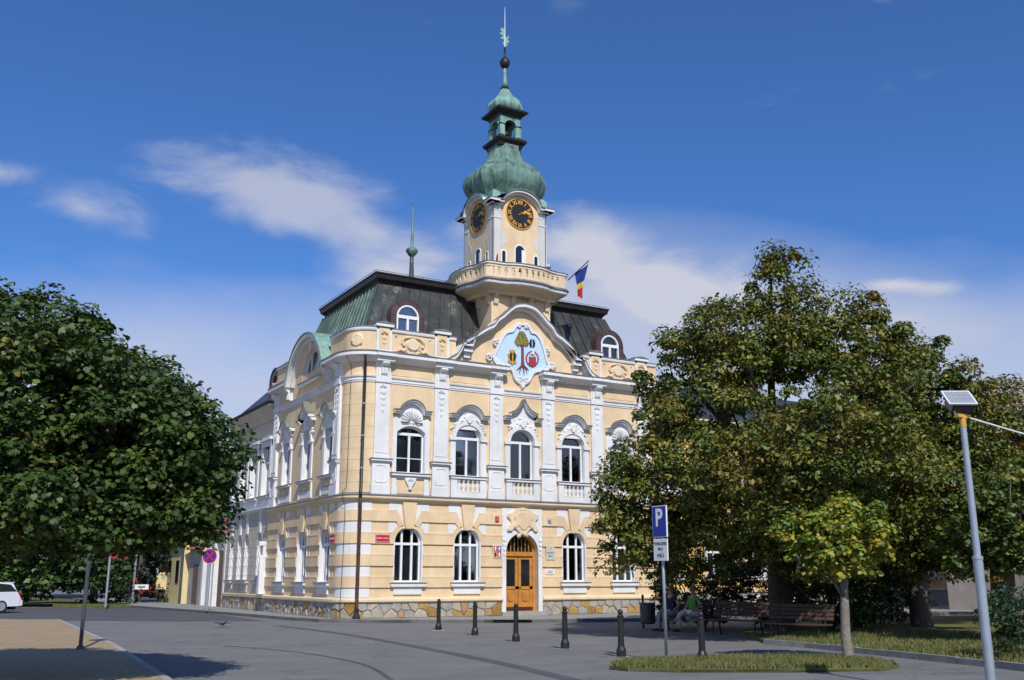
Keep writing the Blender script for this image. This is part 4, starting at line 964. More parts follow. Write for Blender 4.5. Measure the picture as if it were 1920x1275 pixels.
for k in range(4):
    fr = face(k)
    path = [(-HB-.34,18.44),(-.98,18.44)] + [(.98*math.cos(R(an)), 18.40+.70*math.sin(R(an))) for an in np.linspace(172,8,18)] + [(.98,18.44),(HB+.34,18.44)]
    path = path[::-1]
    m1 = [(max(-HB-.12,min(HB+.12,x)), z-.10) for x, z in path]
    MB().ext(ribbon(m1, -.10), -.2, .14, fr).build('tower_cornice', 'white', tower)
    MB().ext(ribbon(path, -.10), -.2, .30, fr).build('tower_cornice', 'white', tower)
    MB().ext(ribbon([(x, z+.103) for x, z in path], -.04), -.3, .36, fr).build('cornice_cap', 'verdigris' if k else 'flashing', tower)
    fin = MB(); x0, y0, _ = fr(0, 0, .05)
    fin.lathe([(.12,19.18),(.13,19.24),(.05,19.30),(.10,19.38),(.11,19.42),(.05,19.52),(.035,19.66),(.015,19.82)], x0, y0, 10); fin.build('gable_finial', 'verdigris_light', tower, smooth=True)
    for s in (-1, 1):                            # corner piers of bare whitewashed masonry where plaster has come off
        rg = random.Random(k*7+s+3); ed = [(HB+.012,18.40),(.98,18.40)]
        prof_ = [(.98,17.9),(.96,17.5),(1.0,17.2),(.80,17.0),(.66,16.86),(.72,16.62),(.90,16.4),(1.08,16.15),(1.2,15.9),(1.28,15.5),(1.33,15.0)] if s < 0 else [(1.0,17.9),(.98,17.4),(.94,17.0),(.72,16.82),(.80,16.6),(.98,16.3),(1.12,16.0),(1.22,15.6),(1.30,15.2),(1.35,14.9)]
        jag = []
        for i, (x, z) in enumerate(prof_):
            jag.append((x+rg.uniform(-.03,.03), z+rg.uniform(-.04,.04)))
        P_ = [(s*x, z) for x, z in ed + jag + [(HB+.012,prof_[-1][1])]]
        MB().ext(P_, -.02, .012, fr).build('bare_masonry', 'stone_tower', tower)
        MB().fbox(fr, s*.99, s*(HB+.02), 17.72, 17.76, .0, .04).fbox(fr, s*1.0, s*(HB+.03), 18.1, 18.34, .0, .03).build('pier_moulding', 'old_white', tower)
    for c_, w_, z0, zt in ((0,.30,15.3,16.62),(-.86,.15,15.3,16.24),(.86,.15,15.3,16.24)):
        spec = dict(w=w_, sill=z0, spring=zt-w_, top=zt); ho = half_outline(spec, 1, 8); out_ = [(c_+x, z) for x, z in ho]+[(c_-x, z) for x, z in ho[::-1]]
        MB().ext(out_, .004, .008, fr).build('tower_window_glass', 'car_glass', tower)
        MB().ext(ribbon(out_[::-1], -.06), .0, .035, fr).build('tower_window', 'frame_white', tower)
        if w_ > .2: MB().fbox(fr, c_+.1, c_+.28, z0, zt-.25, .005, .02).build('tower_window_shutter', 'frame_white', tower)
# clocks
def clock(k):
    fr = face(k); cz = 18.12; r = .72
    disc = MB().ext([(r*math.cos(2*math.pi*i/40), cz+r*math.sin(2*math.pi*i/40)) for i in range(40)], -.01, .035, fr).build('clock', 'clock_black', TH)
    MB().ext(ribbon([(r*math.cos(2*math.pi*i/40), cz+r*math.sin(2*math.pi*i/40)) for i in range(41)], -.035), .0, .05, fr).build('clock_rim', 'gold', disc)
    for i, nm in enumerate(['XII','I','II','III','IIII','V','VI','VII','VIII','IX','X','XI']):
        an = R(90-30*i); text('numeral', nm, .275, 'gold', fr, .555*math.cos(an), cz+.555*math.sin(an), .042, disc, rot=an-math.pi/2, sx=.86 if len(nm) < 4 else .60, ext=.006, bold=.004)
    for an, l, w in ((90-66.5, .44, .062), (90-78, .64, .042)):
        a = R(an); c_, s_ = math.cos(a), math.sin(a); pts_ = [(-.10,-w*.6),(l*.55,-w*.5),(l*.7,-w*1.5),(l,0),(l*.7,w*1.5),(l*.55,w*.5),(-.10,w*.6)]
        MB().ext([(x*c_-y*s_, cz+x*s_+y*c_) for x, y in pts_], .055, .07, fr).build('clock_hand', 'gold', disc)
for k in range(4): clock(k)
# balcony round the tower
def balcony_plan(off):
    half = [(0,1.02),(.5,.99),(.85,.90),(1.15,.76),(1.45,.69),(1.85,.67),(2.06,.63),(2.16,.55)]
    pts_ = []
    for k in range(4):
        an = [0, 90, 180, 270][k]; c_, s_ = math.cos(R(an)), math.sin(R(an))
        side = [(-x, y) for x, y in half[::-1]] + half[1:]
        for x, y in side:
            X_, Y_ = x, -(1.55+y); l = math.hypot(X_, Y_); X_, Y_ = X_*(1+off/l), Y_*(1+off/l)
            pts_.append((TX+X_*c_-Y_*s_, TY+X_*s_+Y_*c_))
    return pts_
def bal_loft(levels): return MB().loft([[(x, y, z) for x, y in balcony_plan(o)] for o, z in levels])
bal = bal_loft([(-.62,13.98),(-.55,14.10),(-.30,14.22),(-.12,14.30)]).build('balcony', 'cream', TH)
bal_loft([(-.12,14.30),(-.02,14.34),(.0,14.40),(.0,14.46)]).build('balcony_cornice', 'white', bal)
bal_loft([(-.3,14.462),(.05,14.462),(.07,14.50),(-.02,14.60),(-.3,14.61)]).build('balcony_flashing', 'flashing', bal)
def ring_wall(o0, o1, z0, z1, name, m):
    a, b = balcony_plan(o0), balcony_plan(o1); n = len(a); v = [(*p, z0) for p in a]+[(*p, z1) for p in a]+[(*p, z0) for p in b]+[(*p, z1) for p in b]; f = []
    for i in range(n):
        j = (i+1) % n; f += [(i,j,n+j,n+i),(2*n+i,3*n+i,3*n+j,2*n+j),(n+i,n+j,3*n+j,3*n+i),(i,2*n+i,2*n+j,j)]
    MB().add(v, f).build(name, m, bal)
ring_wall(-.06,-.22,14.60,14.72,'balcony_rail','cream_light'); ring_wall(-.06,-.22,15.10,15.22,'balcony_rail','cream_light')
ring_wall(-.0,-.26,15.22,15.30,'balcony_coping','white'); ring_wall(.03,-.28,15.302,15.33,'coping_flashing','flashing')
pp = balcony_plan(-.07); pq = balcony_plan(-.21)
pp.append(pp[0]); pq.append(pq[0])
acc = [0]
for i in range(len(pp)-1): acc.append(acc[-1]+math.dist(pp[i], pp[i+1]))
def along(P_, s):
    for i in range(len(acc)-1):
        if s <= acc[i+1]:
            t_ = (s-acc[i])/(acc[i+1]-acc[i]+1e-9); return (P_[i][0]+(P_[i+1][0]-P_[i][0])*t_, P_[i][1]+(P_[i+1][1]-P_[i][1])*t_)
    return P_[-1]
NB = 56; stp = acc[-1]/NB
for k in range(NB):                              # flat shaped balusters with tapering slots between
    s0, s1 = k*stp, (k+1)*stp; g0, g1 = .035, .085
    wide = (k % 14) in (0, 13)
    if wide: g0 = g1 = -.001
    v = []
    for P_ in (pp, pq):
        for s_, z in ((s0+g0,14.70),(s1-g0,14.70),(s1-g1,14.96),(s1-g1*.5,15.02),(s1-g1,15.12),(s0+g1,15.12),(s0+g1*.5,15.02),(s0+g1,14.96)):
            x, y = along(P_, min(max(s_, 0), acc[-1])); v.append((x, y, z))
    MB().add(v, [list(range(8)), list(range(8,16))]+[(i,(i+1)%8,8+(i+1)%8,8+i) for i in range(8)]).build('baluster', 'cream_light', bal)
for k in range(4):
    fr = face(k)
    for a in (-1.35,-.45,.45,1.35): scroll(lambda a_, b_, c_, fr=fr: fr(a_, b_, c_+.14), a, 13.55, 14.12, 0, .09).build('console', 'cream_light', bal)
# onion roof, lantern, upper onion
def octo_ring(h, z, kf): 
    k = h*kf; return [(TX+x, TY+y, z) for x, y in ((-k,-h),(k,-h),(h,-k),(h,k),(k,h),(-k,h),(-h,k),(-h,-k))]
def onion(prof, kf, name, m, nseg, parent=TH):
    pr_ = smoothpath([(z, h) for h, z in prof], 4); root = None
    rings = [octo_ring(h-.02, z, kf) for z, h in pr_]; root = MB().loft(rings).build(name, m, parent, smooth=False)
    for s in range(8):                           # copper sheets, each side in strips with standing seams
        for j in range(nseg if s % 2 == 0 else 2):
            n_ = nseg if s % 2 == 0 else 2; b = MB(); L_ = []; R__ = []; C_ = []
            for z, h in pr_:
                r_ = octo_ring(h, z, kf); p0, p1 = Vector(r_[s]), Vector(r_[(s+1) % 8]); L_.append(p0.lerp(p1, j/n_)); R__.append(p0.lerp(p1, (j+1)/n_))
            nn = len(L_); cx_ = Vector((TX, TY, 0))
            up_ = []
            for i in range(nn):
                o_ = (L_[i]-cx_); o_.z = 0; o_ = o_.normalized() if o_.length > 1e-6 else Vector((0,0,1)); up_.append(o_)
            b.add(L_+R__, [(i,i+1,nn+i+1,nn+i) for i in range(nn-1)])
            for i in range(nn-1):
                w0, w1 = (R__[i]-L_[i])*.05, (R__[i+1]-L_[i+1])*.05
                b.add([L_[i]-w0*.3, L_[i]+up_[i]*.04, L_[i]+w0, L_[i+1]-w1*.3, L_[i+1]+up_[i+1]*.04, L_[i+1]+w1], [(0,1,4,3),(1,2,5,4)])
            me_o = b.build('copper_sheet', m, root, smooth=True)
    return root
onion([(1.36,19.02),(1.50,19.30),(1.66,19.58),(1.76,19.90),(1.75,20.12),(1.62,20.42),(1.32,20.72),(1.02,20.98),(.84,21.22),(.72,21.5),(.65,21.95)], .52, 'onion_roof', 'verdigris', 4)
MB().box(TX-1.38, TX+1.38, TY-1.38, TY+1.38, 18.55, 19.06).build('onion_base', 'verdigris', TH)
for s in ((-1,-1),(1,-1),(-1,1),(1,1)):
    x, y = TX+s[0]*1.28, TY+s[1]*1.28
    MB().loft([[(x-.22,y-.22,18.6),(x+.22,y-.22,18.6),(x+.22,y+.22,18.6),(x-.22,y+.22,18.6)],[(x-.2,y-.2,18.95),(x+.2,y-.2,18.95),(x+.2,y+.2,18.95),(x-.2,y+.2,18.95)],[(x-.08,y-.08,19.12),(x+.08,y-.08,19.12),(x+.08,y+.08,19.12),(x-.08,y+.08,19.12)]]).build('corner_cap', 'verdigris_light', TH)
def sq(h, z): return [(TX-h,TY-h,z),(TX+h,TY-h,z),(TX+h,TY+h,z),(TX-h,TY+h,z)]
lan = MB().loft([sq(.62,21.85),sq(.66,21.98),sq(.76,22.08),sq(.80,22.14),sq(.80,22.22),sq(.70,22.30),sq(.60,22.36)]).build('lantern', 'bronze_dark', TH)
for sx in (-1,1):
    for sy in (-1,1):
        x0, x1 = sorted((TX+sx*.30, TX+sx*.55)); y0, y1 = sorted((TY+sy*.30, TY+sy*.55))
        MB().box(x0,x1,y0,y1,22.34,23.46).box(*sorted((TX+sx*.34,TX+sx*.585)),*sorted((TY+sy*.34,TY+sy*.585)),22.42,22.98).build('lantern_post', 'verdigris_light', lan)
for k in range(4):
    an = [0,-90,180,90][k]; c_, s_ = math.cos(R(an)), math.sin(R(an))
    fr = lambda a, b_, c, c_=c_, s_=s_: (TX+a*c_+(.55+c)*s_, TY+a*s_-(.55+c)*c_, b_)
    ar2 = [(.30*math.cos(R(q_)), 22.98+.26*math.sin(R(q_))) for q_ in np.linspace(0,180,12)]
    MB().ext([(.545,22.98)]+ar2+[(-.545,22.98),(-.545,23.46),(.545,23.46)], -.22, -.003, fr).build('lantern_arch', 'verdigris', lan)
    MB().ext(ribbon(ar2, -.06), -.05, .035, fr).build('arch_moulding', 'verdigris_light', lan)
    for s in (-1,1): MB().fbox(fr, s*.30, s*.60, 22.95, 23.0, -.1, .05).build('lantern_impost', 'bronze_dark', lan)
MB().loft([sq(.58,23.44),sq(.62,23.52),sq(.74,23.60),sq(.84,23.66),sq(.86,23.74),sq(.72,23.84),sq(.60,23.90)]).build('lantern_cornice', 'bronze_dark', lan)
MB().lathe([(.04,23.3),(.10,23.22),(.16,23.1),(.18,22.9),(.22,22.72),(.27,22.62),(.25,22.60),(.02,22.62)], TX, TY, 16).build('bell', 'bronze_dark', lan, smooth=True)
MB().tube([(TX-.5,TY,23.3),(TX+.5,TY,23.3)], .05, 6).build('bell_beam', 'bronze_dark', lan)
up_on = onion([(.62,23.86),(.70,23.98),(.74,24.14),(.70,24.30),(.56,24.48),(.38,24.68),(.24,24.90),(.15,25.14)], .52, 'upper_onion', 'verdigris_light', 2)
MB().loft([octo_ring(.19,25.12,.5), octo_ring(.21,25.20,.5), octo_ring(.14,25.28,.5)]).build('collar', 'bronze_dark', up_on)
MB().lathe([(.15,25.24),(.11,25.6),(.085,26.0),(.075,26.3)], TX, TY, 10).build('spire', 'verdigris_light', up_on, smooth=True)
MB().lathe([(.05,26.27),(.16,26.33),(.24,26.46),(.26,26.58),(.25,26.66),(.17,26.80),(.08,26.88),(.06,26.95),(.05,27.45)], TX, TY, 18).build('ball', 'bronze_dark', up_on, smooth=True)
MB().tube([(TX,TY,26.9),(TX,TY,28.3),(TX,TY,29.7)], [.035,.028,.012], 6).build('spire_rod', 'zinc', up_on)
# weather vane: a rampant lion cut from sheet copper, with thickness
VN = lambda a, b, c: (TX+a*.8632+c*.505, TY-a*.505+c*.863, b)
lion = [(.02,27.55),(.10,27.50),(.16,27.56),(.10,27.64),(.16,27.72),(.20,27.66),(.22,27.78),(.14,27.86),(.20,27.98),(.23,28.06),(.17,28.08),(.10,27.98),(.04,28.02),(-.02,28.16),(-.05,28.30),(-.02,28.40),(-.06,28.50),(-.12,28.54),(-.18,28.46),(-.24,28.50),(-.20,28.38),(-.14,28.34),(-.18,28.26),(-.28,28.24),(-.22,28.16),(-.14,28.16),(-.10,28.04),(-.20,28.02),(-.24,27.94),(-.12,27.92),(-.04,27.86),(-.06,27.72),(-.14,27.66),(-.06,27.60)]
MB().ext(lion, -.02, .02, VN).build('weather_vane', 'verdigris_light', up_on)

# flag on a slanting staff, floodlights, rods
fs = thing('flagstaff', 'dark slanting staff on the balcony rail carrying the tricolour flag', 'flagstaff', (0,0,0))
p0 = Vector((TX+2.25, TY-2.0, 15.1)); d_ = Vector((.62,-.40,.70)).normalized()
MB().tube([p0, p0+d_*1.38], .026, 8).build('staff', 'black_paint', fs)
fo = thing('flag', 'blue, yellow and red flag hanging limp from the slanting staff', 'flag', (0,0,0))
A = p0+d_*.45; Bq = p0+d_*1.22; NU, NV = 8, 18
rows = []
for j in range(NV+1):
    v_ = j/NV; row = []
    for i in range(NU+1):
        u_ = i/NU; base = A.lerp(Bq, u_); sh = (1-.40*v_)
        c0 = A.lerp(Bq, .5); pt = c0.lerp(base, sh)+Vector((.10*math.sin(3*v_+u_*2), .09*math.sin(u_*6+v_*3), 0)); drop = (1.25+.35*u_)*v_
        row.append((pt.x, pt.y, (A.z+(Bq.z-A.z)*u_)*(1-v_*.5)+(c0.z)*(v_*.5)-drop))
    rows.append(row)
for nm, j0, j1, m_ in (('blue_band',0,8,'flag_blue'),('yellow_band',8,12,'flag_yellow'),('red_band',12,18,'flag_red')):
    b = MB(); off = NU+1
    b.add([p for r_ in rows[j0:j1+1] for p in r_], [(j*off+i,j*off+i+1,(j+1)*off+i+1,(j+1)*off+i) for j in range(j1-j0) for i in range(NU)]); b.build(nm, m_, fo, smooth=True)
def flood(x, y, z, rz, lab):
    t_ = thing('floodlight', lab, 'floodlight', (x,y,z), rz, 'floodlights on the balcony')
    MB().loft([[(-.14,-.05,.1),(.14,-.05,.1),(.14,-.05,.3),(-.14,-.05,.3)],[(-.10,.12,.13),(.10,.12,.13),(.10,.12,.27),(-.10,.12,.27)]]).build('lamp_head', 'zinc', t_)
    MB().box(-.13,.13,-.056,-.051,.11,.29).build('lamp_glass', 'sign_white', t_); MB().tube([(0,.05,.12),(0,.05,0)], .02, 6).build('bracket', 'zinc', t_)
flood(TX+1.02, TY-2.22, 15.33, 2.6, 'grey floodlight on the balcony rail in front of the tower'); flood(TX-2.12, TY+.5, 15.33, -1.0, 'white floodlight on the left rail of the balcony')
rod = MB().tube([(TX+3.0,2.6,14.9),(TX+3.0,2.6,19.0)], [.03,.012], 6).build('lightning_rod', 'frame_white'); tag(rod, 'thin white rod standing on the roof right of the tower', 'rod')

# downpipe, lightning conductor
q_ = plan(0, LEND)[1](LF+.42); dpx, dpy, dnx, dny = q_
dp = MB().tube([(dpx+dnx*.42, dpy+dny*.42, 10.45),(dpx+dnx*.20, dpy+dny*.20, 10.15),(dpx+dnx*.16, dpy+dny*.16, 9.9),(dpx+dnx*.16, dpy+dny*.16, 5.2),(dpx+dnx*.33, dpy+dny*.33, 4.95),(dpx+dnx*.33, dpy+dny*.33, 4.7)], .06, 10).build('downpipe', 'black_paint', TH, smooth=True)
MB().tube([(dpx+dnx*.33, dpy+dny*.33, 4.72),(dpx+dnx*.22, dpy+dny*.22, 4.4),(dpx+dnx*.20, dpy+dny*.20, 2.0),(dpx+dnx*.22, dpy+dny*.22, .5),(dpx+dnx*.26, dpy+dny*.26, .14)], .066, 10).build('pipe_foot', 'pipe_rust', dp, smooth=True)
MB().lathe([(.16,.12),(.15,.2),(.09,.34),(.09,.5)], dpx+dnx*.24, dpy+dny*.24, 10).build('pipe_shoe', 'iron', dp)
for z in (1.4, 2.6, 3.9, 5.9, 7.2, 8.5): MB().lathe([(.072,z-.03),(.078,z),(.072,z+.03)], dpx+dnx*(.20 if z < 4.6 else .16), dpy+dny*(.20 if z < 4.6 else .16), 10).build('pipe_clip', 'zinc' if z > 4.6 else 'pipe_rust', dp)
q2 = plan(0, LEND)[1](LF+1.02); MB().tube([(q2[0]+q2[2]*o, q2[1]+q2[3]*o, z) for o, z in ((.42,10.5),(.03,10.1),(.04,8),(.03,6.5),(.04,5.2),(.27,4.95),(.27,4.7),(.08,4.4),(.09,2.6),(.12,1.4),(.16,.8),(.12,.12))], .012, 5).build('lightning_cable', 'wire', TH)
rp_ = plan(0, LEND)[1](.15); MB().tube([(15.35,-.42,10.4),(15.35,-.14,9.9),(15.35,-.14,.2)], .06, 8).build('downpipe', 'black_paint', TH)

# signs and plaques on the walls
def plate(name, lab, cat, fr, a, z, w, h, m, c=.07, grp=None, border=None):
    o = MB().fbox(fr, a-w/2, a+w/2, z-h/2, z+h/2, c, c+.02).build(name, m); tag(o, lab, cat, grp)
    if border: 
        for q in ((a-w/2+.012,a+w/2-.012,z+h/2-.024,z+h/2-.012),(a-w/2+.012,a+w/2-.012,z-h/2+.012,z-h/2+.024),(a-w/2+.012,a-w/2+.024,z-h/2+.024,z+h/2-.024),(a+w/2-.024,a+w/2-.012,z-h/2+.024,z+h/2-.024)):
            MB().fbox(fr, *q, c+.019, c+.023).build('border', border, o)
    return o
s_ = plate('street_sign', 'red street name plate beside the left ground floor window of the front', 'street sign', FRONT, 1.50, 3.17, .62, .31, 'sign_red', border='sign_white')
text('lettering', 'NÁMĚSTÍ 5. KVĚTNA', .088, 'sign_white', FRONT, 1.50, 3.17, .092, s_, sx=.62, ext=.002)
s_ = plate('street_sign', 'red street name plate on the shaded side wall near the corner', 'street sign', LEFT, 1.32, 3.17, .62, .34, 'sign_red', border='sign_white')
text('lettering', 'KOSTELNÍ', .10, 'sign_white', lambda a, b, c: LEFT(2*1.32-a, b, c), 1.32, 3.17, .092, s_, sx=.9, ext=.002)
s_ = plate('house_number', 'small red house number plate left of the portal', 'number plate', FRONT, MID-1.28, 4.06, .17, .24, 'sign_red'); text('lettering', '1', .17, 'sign_white', FRONT, MID-1.28, 4.06, .091, s_, ext=.002)
s_ = plate('house_number', 'small dark blue house number plate right of the portal', 'number plate', FRONT, MID+1.36, 4.05, .17, .16, 'navy', border='sign_white'); text('lettering', '12', .11, 'sign_white', FRONT, MID+1.36, 4.05, .091, s_, ext=.002)
s_ = plate('coat_of_arms_plate', 'quartered red, blue and gold coat of arms plate left of the door', 'plaque', FRONT, MID-1.27, 2.72, .42, .54, 'sign_white', .075)
for dx, dz, m_ in ((-.095,.125,'sign_red'),(.095,.125,'sign_blue'),(-.095,-.125,'arms_gold'),(.095,-.125,'sign_red')):
    MB().fbox(FRONT, MID-1.27+dx-.09, MID-1.27+dx+.09, 2.72+dz-.12, 2.72+dz+.12, .094, .099).build('quarter', m_, s_)
    cxq, czq = MID-1.27+dx, 2.72+dz
    body_ = [(-.05,-.08),(-.01,-.02),(-.06,-.01),(-.02,.03),(-.06,.06),(-.01,.07),(.0,.10),(.05,.08),(.02,.04),(.06,.03),(.03,-.02),(.06,-.07),(.02,-.05),(.0,-.09)]
    MB().ext([(cxq+x, czq+z) for x, z in body_], .098, .103, FRONT).build('charge', 'clock_black' if m_ == 'arms_gold' else 'sign_white', s_)
s_ = plate('office_plaque', 'grey stone office plaque with dark lettering right of the door', 'plaque', FRONT, MID+1.38, 2.70, .44, .58, 'marble', .075)
MB().ext([(MID+1.38+.07*math.cos(k*.52), 2.88+.06*math.sin(k*.52)) for k in range(12)], .094, .098, FRONT).build('emblem', 'house_grey', s_)
text('lettering', 'MĚSTSKÝ', .105, 'clock_black', FRONT, MID+1.38, 2.70, .097, s_, sx=.8, ext=.002); text('lettering', 'ÚŘAD', .105, 'clock_black', FRONT, MID+1.38, 2.56, .097, s_, sx=.85, ext=.002)
s_ = MB().ext([(MID+1.40+.23*math.copysign(abs(math.cos(k*.314))**.5, math.cos(k*.314)), 1.90+.10*math.copysign(abs(math.sin(k*.314))**.6, math.sin(k*.314))) for k in range(20)], -.0, .03, FRONT).build('enamel_plate', 'sign_white'); tag(s_, 'small white rounded enamel plate right of the door', 'plaque')
for z, w in ((1.945,.22),(1.90,.30),(1.86,.24)): MB().fbox(FRONT, MID+1.40-w/2, MID+1.40+w/2, z-.008, z+.008, .03, .033).build('printed_line', 'sign_blue', s_)

# ------------------------------------------------------------------ side wing on the left street and yellow wing behind the trees
SW = thing('side_wing', 'lower beige wing of the town hall running down the left street', 'building')
sx0 = .10
SL = lambda a, b, c: (sx0-c, a, b)
NARR = dict(w=.40, sill=1.55, spring=3.4, top=3.78); WUP = dict(w=.55, sill=5.6, spring=8.0, top=8.0)
b = MB(); gf = [12.0, 14.25, 15.55, 17.1]
ed = [10.3, 13.1, 14.9, 16.3, 18.2]
for i, c in enumerate(gf): wall_bay(b, SL, ed[i], ed[i+1], .1, 4.9, c, NARR)
for i, c in enumerate((11.6, 13.7, 15.6, 17.3)): wall_bay(b, SL, [10.3,12.65,14.65,16.45][i], [12.65,14.65,16.45,18.2][i], 4.9, 9.9, c, WUP)
b.box(sx0+.38, 9, 17.8, 18.2, .1, 9.9); b.build('wall', 'beige', SW)
MB().box(sx0+1.4, sx0+1.5, 10.4, 17.8, .2, 9.8).build('inner_wall', 'dark_room', SW)
for i, c in enumerate(gf):
    w_ = window(SL, c, NARR, dict(low=[0], up=[]), (3.0,3.08), 1); w_.parent = SW; sill(SL, c, w_, 1.38, 1.52, .62); MB().fbox(SL, c-.5, c+.5, .95, 1.38, -.03, .05).build('apron', 'beige', w_)
    MB().fbox(SL, c-.16, c+.16, 3.82, 4.85, -.03, .06).build('strip', 'white', w_)
for c in (11.6, 13.7, 15.6, 17.3):
    w_ = window(SL, c, WUP, dict(low=[0], up=[]), (7.2,7.3), 1); w_.parent = SW; sill(SL, c, w_, 5.44, 5.58, .85)
    MB().fbox(SL, c-.85, c-.56, 5.6, 8.3, -.03, .06).fbox(SL, c+.56, c+.85, 5.6, 8.3, -.03, .06).fbox(SL, c-.85, c+.85, 8.02, 8.3, -.03, .07).build('casing', 'white', w_); MB().fbox(SL, c-.95, c+.95, 8.3, 8.45, -.03, .2).build('hood', 'white', w_)
def wprof(name, prof, m):
    MB().loft([[(sx0-o, y, z) for o, z in prof] for y in (10.32, 18.25)]).build(name, m, SW)
wprof('base_moulding', [(-.05,.72),(.12,.72),(.14,.86),(-.05,.9)], 'cream_light'); wprof('string_course', [(-.05,4.8),(.16,4.86),(.22,4.95),(.22,5.05),(-.05,5.12)], 'white')
wprof('string_panel', [(-.02,5.12),(.05,5.12),(.05,5.42),(-.02,5.42)], 'white')
wprof('cornice', [(-.05,9.3),(.06,9.3),(.12,9.55),(.34,9.85),(.40,9.9),(.40,10.02),(-.05,10.02)], 'beige'); wprof('gutter', [(.30,10.03),(.46,10.03),(.50,10.14),(.30,10.14)], 'bronze_dark')
for z in (1.3,1.75,2.2,2.65,3.1,3.55,4.0,4.45):
    wprof('course_joint', [(-.01,z),(.004,z),(.004,z+.016),(-.01,z+.016)], 'house_grey')
MB().loft([[(sx0-.3,10.35,10.05),(sx0-.3,18.25,10.05),(9.4,18.25,10.05),(9.4,10.35,10.05)],[(2.4,10.35,12.6),(2.4,18.0,12.6),(6.4,18.0,12.6),(6.4,10.35,12.6)]]).build('roof', 'roof_grey', SW)
SPL = bpy.data.objects.new('stone_plinth', None); COL.objects.link(SPL); SPL.parent = SW
stones(10.35, 18.2, .40, 2, SPL, lambda l: (sx0, l, -1.0, 0.0)); MB().box(sx0-.012, sx0+.2, 10.35, 18.2, .1, .71).build('plinth_backing', 'mortar', SW)
bt = MB().ext([(10.35,.9),(10.75,.9),(10.62,1.6),(10.5,2.3),(10.36,2.7)], .0, .42, SL).build('scroll_buttress', 'white', SW); MB().fbox(SL, 10.32, 10.8, 3.15, 3.35, -.02, .5).build('buttress_cap', 'white', SW); MB().fbox(SL, 10.34, 10.6, 2.6, 3.15, -.02, .3).build('buttress_neck', 'white', SW)
fr = lambda a, b_, c: (sx0-c, a, b_)
spec = dict(w=.45, sill=10.5, spring=11.4, top=11.85)
d = MB(); dy = 12.4
for s in (-1, 1): d.ext([(dy+s*.8,10.2),(dy,10.2),(dy,10.5)]+[(dy+x, z) for x, z in half_outline(spec, s, 8)]+[(dy+s*x, z) for x, z in arc(0,11.4,.8,90,0,8)], -.5, -.4, fr)
dm = d.build('dormer', 'copper_brown', SW)
MB().ext(ribbon([(dy-.8,10.2)]+[(dy+x, z) for x, z in arc(0,11.4,.8,180,0,14)]+[(dy+.8,10.2)], .05), -2.4, -.36, fr).build('dormer_roof', 'copper_brown', dm)
MB().ext([(dy+x, z) for x, z in clip_light(spec,-.45,.45,10.5,None,8)], -.52, -.50, fr).build('pane', 'car_glass', dm)
for q in ((dy-.45,dy-.38,10.5,11.5),(dy+.38,dy+.45,10.5,11.5),(dy-.04,dy+.04,10.5,11.4),(dy-.45,dy+.45,11.36,11.44)): MB().fbox(fr, *q, -.5, -.42).build('window_bar', 'frame_white', dm)

YW = thing('yellow_wing', 'deep yellow wing behind the park trees right of the town hall', 'building')
YO = lambda a, b, c: (a, 1.3-c, b)
YWN = dict(w=.55, sill=1.7, spring=3.5, top=3.5); YWU = dict(w=.55, sill=5.8, spring=7.8, top=7.8)
b = MB(); yc = [17.3+2.7*k for k in range(9)]
for i, c in enumerate(yc):
    a0 = 15.6 if i == 0 else c-1.35; a1 = c+1.35
    wall_bay(b, YO, a0, a1, .1, 4.8, c, YWN); wall_bay(b, YO, a0, a1, 4.8, 9.4, c, YWU)
b.box(41, 41.3, 1.7, 10, .1, 9.4); b.build('wall', 'ochre', YW)
MB().box(15.7, 41, 2.6, 2.7, .2, 9.3).build('inner_wall', 'dark_room', YW)
for c in yc:
    for sp_, tr_ in ((YWN,(2.85,2.95)),(YWU,(7.1,7.2))):
        w_ = window(YO, c, sp_, dict(low=[0], up=[]), tr_, 1); w_.parent = YW; sill(YO, c, w_, sp_['sill']-.16, sp_['sill']-.02, .75)
        MB().fbox(YO, c-.72, c-.56, sp_['sill'], sp_['top']+.15, -.03, .04).fbox(YO, c+.56, c+.72, sp_['sill'], sp_['top']+.15, -.03, .04).fbox(YO, c-.72, c+.72, sp_['top']+.01, sp_['top']+.15, -.03, .045).build('casing', 'white', w_)
def yprof(name, prof, m): MB().loft([[(x, 1.3-o, z) for o, z in prof] for x in (15.65, 41.2)]).build(name, m, YW)
yprof('plinth', [(-.1,.1),(.06,.1),(.06,.95),(-.1,.95)], 'mortar'); yprof('base_moulding', [(-.05,.95),(.14,.96),(.14,1.08),(-.05,1.12)], 'cream_light'); yprof('string_course', [(-.05,4.6),(.1,4.65),(.16,4.85),(-.05,4.95)], 'cream_light'); yprof('cornice', [(-.05,9.0),(.1,9.05),(.4,9.35),(.4,9.5),(-.05,9.5)], 'cream_light')
for z in (1.6,2.05,2.5,2.95,3.4,3.85,4.3): yprof('course_joint', [(-.01,z),(.004,z),(.004,z+.02),(-.01,z+.02)], 'pipe_rust')
MB().loft([[(15.6,.9,9.5),(41.5,.9,9.5),(41.5,11,9.5),(15.6,11,9.5)],[(15.6,5,12),(38,5,12),(38,6,12),(15.6,6,12)]]).build('roof', 'roof_grey', YW)
for c in (22.7, 25.4, 28.1):
    MB().ext([(c-.35,.30),(c+.35,.30)]+arc(c,.45,.35,0,180,8), .055, .075, YO).build('cellar_surround', 'white', YW); MB().ext([(c-.2,.36),(c+.2,.36)]+arc(c,.45,.2,0,180,8), .07, .08, YO).build('cellar_pane', 'car_glass', YW)
gb_ = thing('grey_house', 'plain grey house end rising behind the trees at the right edge', 'house')
hx, hy = cw(30, 46); MB().box(hx-5, hx+8, hy-2, hy+8, .0, 9.3).build('wall', 'house_grey', gb_)
